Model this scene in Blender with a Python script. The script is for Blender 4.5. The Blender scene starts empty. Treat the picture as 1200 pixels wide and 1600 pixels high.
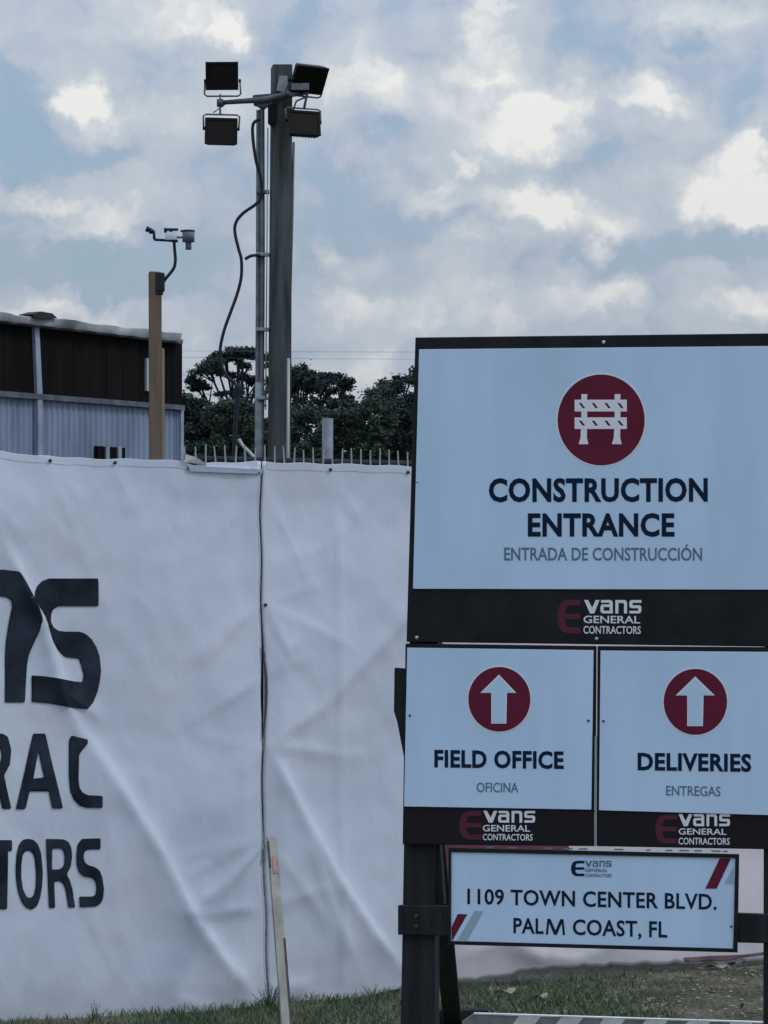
import bpy, bmesh, math, random
from mathutils import Vector, Matrix, noise
from mathutils.geometry import tessellate_polygon
random.seed(7)
R = math.radians
scene = bpy.context.scene
COL = scene.collection

# ------------------------------------------------------------------ camera
F = 4800.0                      # focal length in pixels of a 1200 wide picture
EYE = Vector((0.0, 0.0, 1.83))
PITCH = math.atan(130.0 / F)
cd = bpy.data.cameras.new('camera'); cam = bpy.data.objects.new('camera', cd); COL.objects.link(cam)
cd.sensor_fit = 'HORIZONTAL'; cd.sensor_width = 36.0; cd.lens = 36.0 * F / 1200.0
cd.clip_start = 0.1; cd.clip_end = 3000.0
cam.location = EYE; cam.rotation_euler = (R(90) + PITCH, 0, 0)
scene.camera = cam

# ------------------------------------------------------------------ exposure
vs = scene.view_settings
vs.view_transform = 'Standard'; vs.look = 'None'; vs.gamma = 1.0; vs.use_curve_mapping = False
vs.exposure = 0.0

# ------------------------------------------------------------------ sun
SUN_EL, SUN_ROT = R(50), R(97)  # high on the right, raking along the signs
SD = Vector((math.sin(SUN_ROT) * math.cos(SUN_EL), math.cos(SUN_ROT) * math.cos(SUN_EL), math.sin(SUN_EL)))
sl = bpy.data.lights.new('sun', 'SUN'); sl.energy = 1.15; sl.angle = R(12); sl.color = (1.0, 0.95, 0.89)
so = bpy.data.objects.new('sun', sl); COL.objects.link(so)
so.rotation_euler = SD.to_track_quat('Z', 'Y').to_euler(); so.location = (5, 5, 30)


def ray(px, py):
    x = (px - 600.0) / F; z = (800.0 - py) / F
    c, s = math.cos(PITCH), math.sin(PITCH)
    return Vector((x, c - z * s, s + z * c))


def at(px, py, dist):           # the point at forward distance dist (metres) seen at that place of the photo
    d = ray(px, py)
    return EYE + d * (dist / d.y)


# ------------------------------------------------------------------ world
world = bpy.data.worlds.new('World'); scene.world = world; world.use_nodes = True
wt = world.node_tree; wt.nodes.clear(); W = wt.nodes; WL = wt.links


def wmath(op, a, b=None, clamp=False):
    n = W.new('ShaderNodeMath'); n.operation = op; n.use_clamp = clamp
    for i, v in enumerate((a, b)):
        if v is None: continue
        if isinstance(v, (int, float)): n.inputs[i].default_value = v
        else: WL.new(v, n.inputs[i])
    return n.outputs[0]


def wvec(op, a, b=None):
    n = W.new('ShaderNodeVectorMath'); n.operation = op
    for i, v in enumerate((a, b)):
        if v is None: continue
        if isinstance(v, (tuple, Vector)): n.inputs[i].default_value = v
        else: WL.new(v, n.inputs[i])
    return n.outputs['Value'] if op in ('LENGTH', 'DISTANCE', 'DOT_PRODUCT') else n.outputs[0]


def wnoise(vec, scale, detail, rough=0.55, color=False):
    n = W.new('ShaderNodeTexNoise'); WL.new(vec, n.inputs['Vector'])
    n.inputs['Scale'].default_value = scale; n.inputs['Detail'].default_value = detail
    n.inputs['Roughness'].default_value = rough
    return n.outputs['Color'] if color else n.outputs[0]


def wramp(f, stops):
    n = W.new('ShaderNodeValToRGB'); WL.new(f, n.inputs[0]); e = n.color_ramp.elements
    while len(e) > 1: e.remove(e[-1])
    e[0].position = stops[0][0]; e[0].color = (*stops[0][1], 1)
    for p, c in stops[1:]:
        k = e.new(p); k.color = (*c, 1)
    n.color_ramp.interpolation = 'EASE' if len(stops) == 2 else 'LINEAR'
    return n.outputs[0]


tc = W.new('ShaderNodeTexCoord'); D0 = tc.outputs['Generated']
Dn = wvec('NORMALIZE', D0)
warp = wvec('SUBTRACT', wnoise(Dn, 26, 4, 0.6, True), (0.5, 0.5, 0.5))
warp2 = wvec('SUBTRACT', wnoise(Dn, 90, 5, 0.62, True), (0.5, 0.5, 0.5))
sc1 = W.new('ShaderNodeVectorMath'); sc1.operation = 'SCALE'; WL.new(warp, sc1.inputs[0]); sc1.inputs['Scale'].default_value = 0.030
sc2 = W.new('ShaderNodeVectorMath'); sc2.operation = 'SCALE'; WL.new(warp2, sc2.inputs[0]); sc2.inputs['Scale'].default_value = 0.017
Dw = wvec('ADD', wvec('ADD', Dn, sc1.outputs[0]), sc2.outputs[0])
Dw2 = wvec('ADD', Dn, sc2.outputs[0])
fb1 = wnoise(wvec('MULTIPLY', Dw, (1, 1, 1.7)), 13, 6, 0.5)
fb2 = wnoise(wvec('MULTIPLY', Dw, (1, 1, 1.4)), 48, 7, 0.55)
V = wmath('ADD', 0.50, wmath('MULTIPLY', wmath('SUBTRACT', fb1, 0.5), 1.0))
V = wmath('ADD', V, wmath('MULTIPLY', wmath('SUBTRACT', fb2, 0.5), 0.55))
# single clouds of the photograph: place, half width, half height, how bright (clear blue gaps are negative)
CLOUDS = [(315, 15, 50, 34, .50), (345, 48, 30, 34, .42), (60, 25, 150, 40, .26), (130, 150, 30, 24, .62), (145, 190, 48, 32, .50), (60, 312, 55, 20, .55), (150, 342, 80, 28, .52), (235, 185, 60, 40, .12),
          (775, 60, 36, 30, .50), (745, 108, 36, 34, .50), (800, 110, 40, 40, .30), (815, 205, 50, 42, .60), (870, 180, 50, 40, .40), (735, 248, 24, 18, .45), (1000, 148, 56, 32, .70), (1040, 185, 60, 34, .40), (900, 345, 66, 34, .58), (820, 312, 60, 34, .52), (675, 312, 52, 28, .52), (690, 270, 22, 22, .4),
          (575, 120, 80, 40, .30), (620, 160, 45, 35, .30), (1185, 240, 42, 26, .70), (1140, 305, 60, 44, .78), (1190, 320, 50, 40, .55), (1120, 28, 70, 24, .56), (1165, 62, 50, 20, .28), (505, 385, 32, 22, .42), (535, 410, 40, 22, .40), (940, 452, 56, 22, .42), (975, 485, 70, 22, .28),
          (1180, 492, 55, 26, .42), (1110, 425, 40, 24, .26), (600, 485, 170, 34, .18), (90, 482, 170, 18, .36), (420, 600, 340, 44, .30), (560, 555, 60, 25, .12), (650, 40, 70, 30, .14), (780, 5, 60, 14, .35),
          (30, 225, 110, 75, -.36), (110, 415, 200, 44, -.46), (215, 95, 130, 45, -.20), (950, 65, 130, 40, -.20), (1030, 395, 200, 30, -.26),
          (560, 290, 90, 90, -.12), (330, 320, 70, 90, -.06), (1170, 130, 70, 50, -.16), (1060, 330, 50, 60, -.14), (480, 40, 90, 40, -.16),
          (760, 420, 150, 30, -.18), (650, 220, 40, 50, -.18), (930, 240, 40, 60, -.14)]
CLOUDS = [(a_, b_, c_ * (1.28 if e_ > .38 else 1), d_ * (1.3 if e_ > .38 else 1), e_ * (.98 if e_ > .38 else 1)) for a_, b_, c_, d_, e_ in CLOUDS]
CLOUDS += [(800, 190, 130, 130, .20), (1010, 190, 110, 80, .16), (590, 150, 110, 70, .16), (840, 330, 150, 60, .14), (1160, 290, 100, 80, .14), (300, 30, 130, 60, .14), (700, 480, 260, 50, .12)]
for c_ in list(CLOUDS):         # flat shaded base under each lit puff
    if c_[4] > .38: CLOUDS.append((c_[0] + c_[2] * .15, c_[1] + c_[3] * 1.05, c_[2] * 1.05, c_[3] * .6, -.26 * c_[4]))
for (px, py, rx, ry, a) in CLOUDS:
    d = ray(px, py).normalized()
    dif = wvec('SUBTRACT', Dw, d)
    sc = wvec('MULTIPLY', dif, (F / rx / 1.35, F / rx / 1.35, F / ry / 1.35))
    l = wvec('LENGTH', sc)
    mr = W.new('ShaderNodeMapRange'); mr.interpolation_type = 'SMOOTHSTEP'; WL.new(l, mr.inputs[0])
    mr.inputs[1].default_value = 0.25; mr.inputs[2].default_value = 1.0; mr.inputs[3].default_value = a * (.72 if a > 0 else 1.0); mr.inputs[4].default_value = 0.0
    V = wmath('ADD', V, mr.outputs[0])
for vscale, vamp in ((34, .42), (80, .30)):   # billowing lumps
    vn = W.new('ShaderNodeTexVoronoi'); vn.feature = 'F1'; vn.inputs['Scale'].default_value = vscale
    WL.new(Dw2, vn.inputs['Vector']); V = wmath('ADD', V, wmath('MULTIPLY', wmath('SUBTRACT', 0.42, vn.outputs['Distance']), vamp))
cloud = wramp(V, [(0.0, (2.15, 3.1, 4.6)), (0.20, (2.9, 3.7, 4.85)), (0.36, (3.65, 4.25, 5.1)), (0.66, (4.5, 4.98, 5.5)), (0.88, (5.9, 6.1, 6.25)), (1.0, (6.9, 6.9, 6.8))])
# ramp colours above 1 are not clamped in Cycles; scale stays in sky units for strength 0.1
sky = W.new('ShaderNodeTexSky'); sky.sky_type = 'NISHITA'; sky.sun_disc = False
sky.sun_elevation = SUN_EL; sky.sun_rotation = SUN_ROT; sky.air_density = 1.2; sky.dust_density = 1.5; sky.ozone_density = 1.5
cover = W.new('ShaderNodeMapRange'); cover.interpolation_type = 'SMOOTHSTEP'; WL.new(V, cover.inputs[0])
cover.inputs[1].default_value = 0.0; cover.inputs[2].default_value = 0.38; cover.inputs[3].default_value = 0.45; cover.inputs[4].default_value = 1.0
mx = W.new('ShaderNodeMix'); mx.data_type = 'RGBA'; WL.new(cover.outputs[0], mx.inputs[0]); WL.new(sky.outputs[0], mx.inputs[6]); WL.new(cloud, mx.inputs[7])
# cloud cover grows brighter from the horizon to the zenith, as overcast skies do
sep = W.new('ShaderNodeSeparateXYZ'); WL.new(Dn, sep.inputs[0])
lum = wmath('ADD', 0.95, wmath('MULTIPLY', wmath('MAXIMUM', sep.outputs[2], 0.0), 1.6))
scl = W.new('ShaderNodeVectorMath'); scl.operation = 'SCALE'; WL.new(mx.outputs[2], scl.inputs[0]); WL.new(lum, scl.inputs['Scale'])
bg = W.new('ShaderNodeBackground'); bg.inputs[1].default_value = 0.1; WL.new(scl.outputs[0], bg.inputs[0])
wo = W.new('ShaderNodeOutputWorld'); WL.new(bg.outputs[0], wo.inputs[0])


# ------------------------------------------------------------------ helpers
def mat(name, col, rough=0.6, metal=0.0, var=0.0, scale=8.0, bump=0.0, bscale=60.0, col2=None, stretch=(1, 1, 1), spec=0.5, lo=.35, hi=.65):
    m = bpy.data.materials.new(name); m.use_nodes = True; nt = m.node_tree; N = nt.nodes; L = nt.links
    b = N['Principled BSDF']; b.inputs['Roughness'].default_value = rough; b.inputs['Metallic'].default_value = metal
    b.inputs['Base Color'].default_value = (*col, 1); b.inputs['Specular IOR Level'].default_value = spec
    t = N.new('ShaderNodeTexCoord'); mp = N.new('ShaderNodeMapping'); L.new(t.outputs['Object'], mp.inputs[0]); mp.inputs['Scale'].default_value = stretch
    if var > 0 or col2:
        n = N.new('ShaderNodeTexNoise'); n.inputs['Scale'].default_value = scale; n.inputs['Detail'].default_value = 6; L.new(mp.outputs[0], n.inputs[0])
        r = N.new('ShaderNodeValToRGB'); L.new(n.outputs[0], r.inputs[0])
        c2 = col2 or tuple(max(0, c * (1 + var)) for c in col)
        c1 = col if col2 else tuple(c * (1 - var) for c in col)
        r.color_ramp.elements[0].position = lo; r.color_ramp.elements[1].position = hi
        r.color_ramp.elements[0].color = (*c1, 1); r.color_ramp.elements[1].color = (*c2, 1)
        L.new(r.outputs[0], b.inputs['Base Color'])
    if bump > 0:
        n = N.new('ShaderNodeTexNoise'); n.inputs['Scale'].default_value = bscale; n.inputs['Detail'].default_value = 5; L.new(mp.outputs[0], n.inputs[0])
        bp = N.new('ShaderNodeBump'); bp.inputs['Strength'].default_value = bump; bp.inputs['Distance'].default_value = 0.01
        L.new(n.outputs[0], bp.inputs['Height']); L.new(bp.outputs[0], b.inputs['Normal'])
    return m


def tag(o, label=None, cat=None, group=None, kind=None):
    for k, v in (('label', label), ('category', cat), ('group', group), ('kind', kind)):
        if v: o[k] = v
    return o


def thing(name, loc, label, cat, group=None):
    o = bpy.data.objects.new(name, None); COL.objects.link(o); o.location = loc; o.empty_display_size = 0.1
    return tag(o, label, cat, group)


def root_loc(p):
    while p.parent: p = p.parent
    return Vector(p.location)


def mesh_obj(name, verts, faces, m, parent=None, smooth=False, loc=None):
    """verts in world coordinates; under a parent they are stored relative to the root thing"""
    off = root_loc(parent) if parent else (Vector(loc) if loc is not None else Vector((0, 0, 0)))
    me = bpy.data.meshes.new(name); me.from_pydata([tuple(Vector(v) - off) for v in verts], [], faces); me.update()
    if m: me.materials.append(m)
    if smooth:
        for p in me.polygons: p.use_smooth = True
    o = bpy.data.objects.new(name, me); COL.objects.link(o)
    if parent: o.parent = parent
    else: o.location = off
    return o


class G:
    """collects geometry in world coordinates"""
    def __init__(s): s.v = []; s.f = []
    def add(s, verts, faces):
        k = len(s.v); s.v += [Vector(v) for v in verts]; s.f += [[i + k for i in f] for f in faces]; return s
    def box(s, c, dx, dy, dz, ax=None):
        X, Y, Z = ax or (Vector((1, 0, 0)), Vector((0, 1, 0)), Vector((0, 0, 1)))
        c = Vector(c); vs_ = [c + X * (a * dx / 2) + Y * (b * dy / 2) + Z * (d * dz / 2) for a in (-1, 1) for b in (-1, 1) for d in (-1, 1)]
        return s.add(vs_, [[0, 1, 3, 2], [4, 6, 7, 5], [0, 4, 5, 1], [2, 3, 7, 6], [0, 2, 6, 4], [1, 5, 7, 3]])
    def tube(s, pts, rad, n=8, cap=True):
        pts = [Vector(p) for p in pts]; rr = rad if isinstance(rad, (list, tuple)) else [rad] * len(pts)
        k = len(s.v); ref = Vector((0.13, 0.97, 0.2)).normalized()
        for i, p in enumerate(pts):
            t = (pts[min(i + 1, len(pts) - 1)] - pts[max(i - 1, 0)]).normalized()
            r_ = ref if abs(t.dot(ref)) < 0.95 else Vector((1, 0, 0))
            a = t.cross(r_).normalized(); b = t.cross(a).normalized()
            for j in range(n):
                q = 2 * math.pi * j / n; s.v.append(p + (a * math.cos(q) + b * math.sin(q)) * rr[i])
        for i in range(len(pts) - 1):
            for j in range(n):
                s.f.append([k + i * n + j, k + i * n + (j + 1) % n, k + (i + 1) * n + (j + 1) % n, k + (i + 1) * n + j])
        if cap:
            s.f.append([k + j for j in range(n)][::-1]); s.f.append([k + (len(pts) - 1) * n + j for j in range(n)])
        return s
    def obj(s, name, m, parent=None, smooth=False, bevel=0, loc=None):
        o = mesh_obj(name, s.v, s.f, m, parent, smooth, loc)
        if bevel:
            b = o.modifiers.new('bevel', 'BEVEL'); b.width = bevel; b.segments = 2; b.limit_method = 'ANGLE'
        return o


def smoothpath(pts, n=6):
    pts = [Vector(p) for p in pts]; out = []
    for i in range(len(pts) - 1):
        p0, p1, p2, p3 = pts[max(i - 1, 0)], pts[i], pts[i + 1], pts[min(i + 2, len(pts) - 1)]
        for k in range(n):
            t = k / n
            out.append(0.5 * ((2 * p1) + (p2 - p0) * t + (2 * p0 - 5 * p1 + 4 * p2 - p3) * t * t + (3 * p1 - p0 - 3 * p2 + p3) * t ** 3))
    out.append(pts[-1]); return out


class Plane:
    """a real upright plane in the place; nrm points towards the viewer's side"""
    def __init__(s, p, along):
        s.p = Vector(p); s.a = Vector(along).normalized(); s.n = Vector((s.a.y, -s.a.x, 0)).normalized()
        if s.n.dot(EYE - s.p) < 0: s.n = -s.n
    def pt(s, px, py, off=0.0):
        d = ray(px, py); t = (s.p - EYE).dot(s.n) / d.dot(s.n)
        return EYE + d * t + s.n * off
    def slab(s, quad, front, back, g=None):
        g = g or G(); n = len(quad)
        fr = [s.pt(x, y, front) for x, y in quad]; bk = [s.pt(x, y) + s.n * back for x, y in quad]
        # pt() moves along the normal after projection, so front and back match
        return g.add(fr + bk, [list(range(n))[::-1], [n + i for i in range(n)]] + [[i, (i + 1) % n, n + (i + 1) % n, n + i] for i in range(n)])


def fix_normals(o):
    bm = bmesh.new(); bm.from_mesh(o.data); bmesh.ops.recalc_face_normals(bm, faces=bm.faces); bm.to_mesh(o.data); bm.free(); return o


def fill2d(loops):
    """triangulated 2D shape with holes -> verts, faces"""
    polys = [[Vector((x, y, 0)) for x, y in l] for l in loops]
    flat = [v for l in polys for v in l]
    return flat, [list(t) for t in tessellate_polygon(polys)]


def extrude_print(verts2, faces, fn, f0, f1):
    """flat print as a very thin solid: fn(x, y, off) -> world"""
    n = len(verts2); fr = [fn(v[0], v[1], f1) for v in verts2]; bk = [fn(v[0], v[1], f0) for v in verts2]
    cnt = {}
    for f in faces:
        for i in range(len(f)):
            a, b = f[i], f[(i + 1) % len(f)]; cnt[(a, b)] = 1
    side = [[a, b, b + n, a + n] for (a, b) in cnt if (b, a) not in cnt]
    return fr + bk, faces + side


def text2d(body, bold=0.0, space=1.0):
    c = bpy.data.curves.new('lettering', 'FONT'); c.body = body; c.size = 1.0; c.offset = bold; c.space_character = space; c.resolution_u = 3
    o = bpy.data.objects.new('lettering', c); COL.objects.link(o)
    dg = bpy.context.evaluated_depsgraph_get(); dg.update(); me = o.evaluated_get(dg).to_mesh()
    vv = [Vector(v.co) for v in me.vertices]; ff = [list(p.vertices) for p in me.polygons]
    o.evaluated_get(dg).to_mesh_clear(); bpy.data.objects.remove(o); bpy.data.curves.remove(c)
    return vv, ff


def capheight(bold):
    v, f = text2d('E', bold); return min(p.y for p in v), max(p.y for p in v)


def quadmap(verts, quad, y0, y1):
    x0 = min(v.x for v in verts); x1 = max(v.x for v in verts)
    (tlx, tly), (trx, try_), (brx, bry), (blx, bly) = quad
    out = []
    for v in verts:
        u = (v.x - x0) / (x1 - x0); w = (v.y - y0) / (y1 - y0)
        bx, by = blx + (brx - blx) * u, bly + (bry - bly) * u; tx, ty = tlx + (trx - tlx) * u, tly + (try_ - tly) * u
        out.append(Vector((bx + (tx - bx) * w, by + (ty - by) * w, 0)))
    return out


# ------------------------------------------------------------------ materials
M = {}
M['panel'] = mat('sign_panel_white', (0.55, 0.73, 0.95), 0.5, var=0.055, scale=5, bump=0.05, bscale=5, stretch=(1, 1, .25))
M['black'] = mat('black_paint', (0.010, 0.011, 0.014), 0.55, var=0.35, scale=9, bump=0.12, bscale=40, spec=0.22)
M['blackband'] = mat('black_vinyl', (0.011, 0.010, 0.012), 0.55, var=0.1, scale=4, spec=0.2)
M['blackwood'] = mat('black_painted_timber', (0.009, 0.010, 0.013), 0.7, scale=26, bump=0.8, bscale=60, stretch=(1, 1, .08), spec=0.3, col2=(0.024, 0.026, 0.031), lo=.45, hi=.75)
M['navy'] = mat('dark_navy_ink', (0.008, 0.018, 0.045), 0.7, spec=0.1)
M['grey_ink'] = mat('grey_ink', (0.13, 0.19, 0.27), 0.6, spec=0.2)
M['maroon'] = mat('maroon_ink', (0.135, 0.011, 0.036), 0.6, var=0.12, scale=9, spec=0.2)
M['maroon_dim'] = mat('maroon_logo_ink', (0.115, 0.022, 0.048), 0.6, spec=0.2)
M['white_ink'] = mat('white_ink', (0.80, 0.82, 0.88), 0.6)
M['pale_ink'] = mat('pale_grey_ink', (0.33, 0.45, 0.55), 0.6)
M['banner_ink'] = mat('banner_navy_ink', (0.020, 0.029, 0.045), 0.75, var=0.45, scale=7, spec=0.1)
M['banner_red'] = mat('banner_faded_red_ink', (0.17, 0.060, 0.085), 0.8, var=0.15, scale=5, spec=0.1)
M['bolt'] = mat('zinc_bolt', (0.55, 0.58, 0.62), 0.35, metal=0.6)
M['bolt_dark'] = mat('dark_screw', (0.05, 0.06, 0.08), 0.5, metal=0.5)
M['alu'] = mat('pale_metal_strip', (0.30, 0.34, 0.38), 0.5, metal=0.3)
M['galv'] = mat('galvanised_steel', (0.27, 0.31, 0.34), 0.5, metal=0.35, var=0.2, scale=18)
M['galv_dark'] = mat('weathered_conduit', (0.15, 0.175, 0.20), 0.6, metal=0.2, var=0.25, scale=14)
M['pole'] = mat('weathered_dark_timber', (0.072, 0.082, 0.084), 0.9, var=0.5, scale=16, bump=0.6, bscale=30, stretch=(1, 1, .08), spec=0.1)
M['pine_post'] = mat('yellow_pine', (0.150, 0.112, 0.082), 0.85, var=0.35, scale=14, bump=0.4, bscale=40, stretch=(1, 1, .1), spec=0.15)
M['pine_pale'] = mat('pale_sawn_pine', (0.30, 0.245, 0.18), 0.8, var=0.2, scale=16, bump=0.3, bscale=40, stretch=(1, 1, .1), spec=0.15)
M['stake'] = mat('weathered_stake_wood', (0.27, 0.27, 0.25), 0.85, var=0.22, scale=13, bump=0.4, bscale=50, stretch=(1, 1, .12), spec=0.1)
M['stake_dark'] = mat('dark_wood_edge', (0.05, 0.04, 0.035), 0.9, var=0.4, scale=20)
M['rubber'] = mat('black_cable_rubber', (0.014, 0.018, 0.024), 0.6, spec=0.3)
M['lamp'] = mat('black_cast_housing', (0.008, 0.008, 0.008), 0.6, var=0.2, spec=0.12)
M['lens'] = mat('dark_lamp_glass', (0.008, 0.007, 0.007), 0.5, spec=0.12)
M['steel_dark'] = mat('dark_steel_arm', (0.075, 0.095, 0.105), 0.6, metal=0.3, var=0.25, scale=20)
M['wire'] = mat('galvanised_wire', (0.27, 0.31, 0.32), 0.5, metal=0.3)
M['clad'] = mat('dark_brown_cladding', (0.0065, 0.006, 0.0065), 0.9, var=0.35, scale=6, spec=0.1, stretch=(1, 1, .2))
M['siding'] = mat('blue_grey_steel_siding', (0.17, 0.22, 0.33), 0.6, var=0.22, scale=5, bump=0.1, bscale=12, stretch=(1, 1, .25))
M['siding_pale'] = mat('pale_trim', (0.24, 0.29, 0.37), 0.6, var=0.15, scale=9)
M['ledge'] = mat('grey_blue_ledge', (0.085, 0.10, 0.135), 0.8, var=0.3, scale=9)
M['roofing'] = mat('pale_roof_membrane', (0.22, 0.24, 0.27), 0.85, var=0.6, scale=3, bump=0.5, bscale=9)
M['paper'] = mat('pale_paper', (0.33, 0.38, 0.46), 0.8)
M['weather'] = mat('grey_weather_plastic', (0.10, 0.13, 0.18), 0.6)
M['white_plastic'] = mat('white_plastic', (0.62, 0.70, 0.78), 0.5)
M['bark'] = mat('pine_bark', (0.020, 0.021, 0.024), 0.9, var=0.3, scale=3)
M['leaf'] = mat('dark_pine_foliage', (0.048, 0.066, 0.066), 0.95, var=0.5, scale=0.5, spec=0.03)  # distance haze is mixed into this foliage colour
M['leaf2'] = mat('green_foliage', (0.060, 0.090, 0.072), 0.95, var=0.55, scale=0.35, spec=0.03)  # lighter, greyer tint stands for haze over the far trees
M['brush'] = mat('brown_mulch', (0.16, 0.14, 0.115), 0.95, var=0.3, scale=18)
M['dryleaf'] = mat('pale_dry_leaf', (0.30, 0.29, 0.25), 0.85, var=0.3, scale=6)
M['stripe_white'] = mat('weathered_white_sheeting', (0.68, 0.70, 0.70), 0.6, var=0.12, scale=20)
M['stripe_grey'] = mat('weathered_grey_sheeting', (0.22, 0.235, 0.24), 0.6, var=0.2, scale=20)
M['rail_dark'] = mat('dark_weathered_rail', (0.03, 0.038, 0.045), .8, var=.3, scale=20, spec=.15)
M['post_grey'] = mat('dull_galvanised_post', (0.16, 0.185, 0.23), .65, metal=.2, var=.2, scale=20)
M['strap'] = mat('pale_strap', (0.42, 0.47, 0.50), 0.8)
M['cord'] = mat('dark_lashing_cord', (0.06, 0.075, 0.10), 0.8, spec=0.1)


def banner_material():
    m = bpy.data.materials.new('white_mesh_fabric'); m.use_nodes = True; nt = m.node_tree; N = nt.nodes; L = nt.links
    b = N['Principled BSDF']; b.inputs['Roughness'].default_value = 0.85; b.inputs['Specular IOR Level'].default_value = 0.15
    t = N.new('ShaderNodeTexCoord')
    n = N.new('ShaderNodeTexNoise'); n.inputs['Scale'].default_value = 1.7; n.inputs['Detail'].default_value = 7; L.new(t.outputs['Object'], n.inputs[0])
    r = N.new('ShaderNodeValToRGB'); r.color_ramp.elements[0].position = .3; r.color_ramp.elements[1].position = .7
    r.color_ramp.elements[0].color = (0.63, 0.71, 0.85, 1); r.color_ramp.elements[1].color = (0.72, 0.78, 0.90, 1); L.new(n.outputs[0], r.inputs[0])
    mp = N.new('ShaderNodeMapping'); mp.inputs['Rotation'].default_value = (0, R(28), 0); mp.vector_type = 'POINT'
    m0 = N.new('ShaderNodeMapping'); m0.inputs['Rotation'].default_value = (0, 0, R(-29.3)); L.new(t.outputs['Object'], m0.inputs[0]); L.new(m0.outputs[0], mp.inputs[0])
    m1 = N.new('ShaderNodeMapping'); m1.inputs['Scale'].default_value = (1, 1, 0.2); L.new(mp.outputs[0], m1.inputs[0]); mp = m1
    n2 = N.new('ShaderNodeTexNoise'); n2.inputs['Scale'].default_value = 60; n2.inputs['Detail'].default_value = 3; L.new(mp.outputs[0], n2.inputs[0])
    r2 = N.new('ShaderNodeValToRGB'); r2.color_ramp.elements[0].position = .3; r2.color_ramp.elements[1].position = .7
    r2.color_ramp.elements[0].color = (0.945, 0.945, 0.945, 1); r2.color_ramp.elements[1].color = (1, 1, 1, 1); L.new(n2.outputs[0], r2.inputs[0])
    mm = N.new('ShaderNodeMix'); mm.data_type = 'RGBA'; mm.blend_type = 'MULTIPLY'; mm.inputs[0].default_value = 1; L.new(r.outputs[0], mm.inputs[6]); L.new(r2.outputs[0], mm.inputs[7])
    # splashed dirt in the lowest hand's breadth above the soil, with a ragged edge
    sx = N.new('ShaderNodeSeparateXYZ'); ge = N.new('ShaderNodeNewGeometry'); L.new(ge.outputs['Position'], sx.inputs[0])
    ad = N.new('ShaderNodeMath'); ad.operation = 'MULTIPLY_ADD'; n3 = N.new('ShaderNodeTexNoise'); n3.inputs['Scale'].default_value = 7; n3.inputs['Detail'].default_value = 8
    L.new(t.outputs['Object'], n3.inputs[0]); L.new(n3.outputs[0], ad.inputs[0]); ad.inputs[1].default_value = 0.35; L.new(sx.outputs[2], ad.inputs[2])
    mr = N.new('ShaderNodeMapRange'); L.new(ad.outputs[0], mr.inputs[0]); mr.inputs[1].default_value = 0.13; mr.inputs[2].default_value = 0.36; mr.inputs[3].default_value = 0.35; mr.inputs[4].default_value = 0
    m3 = N.new('ShaderNodeMix'); m3.data_type = 'RGBA'; L.new(mr.outputs[0], m3.inputs[0]); L.new(mm.outputs[2], m3.inputs[6]); m3.inputs[7].default_value = (0.33, 0.34, 0.33, 1)
    L.new(m3.outputs[2], b.inputs['Base Color'])
    w = N.new('ShaderNodeTexNoise'); w.inputs['Scale'].default_value = 55; w.inputs['Detail'].default_value = 5; L.new(t.outputs['Object'], w.inputs[0])
    bp = N.new('ShaderNodeBump'); bp.inputs['Strength'].default_value = 0.10; bp.inputs['Distance'].default_value = 0.005; L.new(w.outputs[0], bp.inputs['Height']); L.new(bp.outputs[0], b.inputs['Normal'])
    tr = N.new('ShaderNodeBsdfTranslucent'); tr.inputs[0].default_value = (0.6, 0.6, 0.58, 1)
    ms = N.new('ShaderNodeMixShader'); ms.inputs[0].default_value = 0.12
    L.new(b.outputs[0], ms.inputs[1]); L.new(tr.outputs[0], ms.inputs[2]); L.new(ms.outputs[0], N['Material Output'].inputs[0])
    return m


M['banner_dim'] = mat('muddy_maroon_ink', (0.17, 0.11, 0.125), .85, var=.3, scale=9, spec=.1)
M['banner'] = banner_material()

# ------------------------------------------------------------------ ground
def gh(x, y):
    v = 0.02 * noise.noise(Vector((x * .9, y * .9, 3))) + 0.012 * noise.noise(Vector((x * 3, y * 3, 7)))
    return v * (1 if abs(x) < 8 and y < 20 else 0.3)


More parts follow.
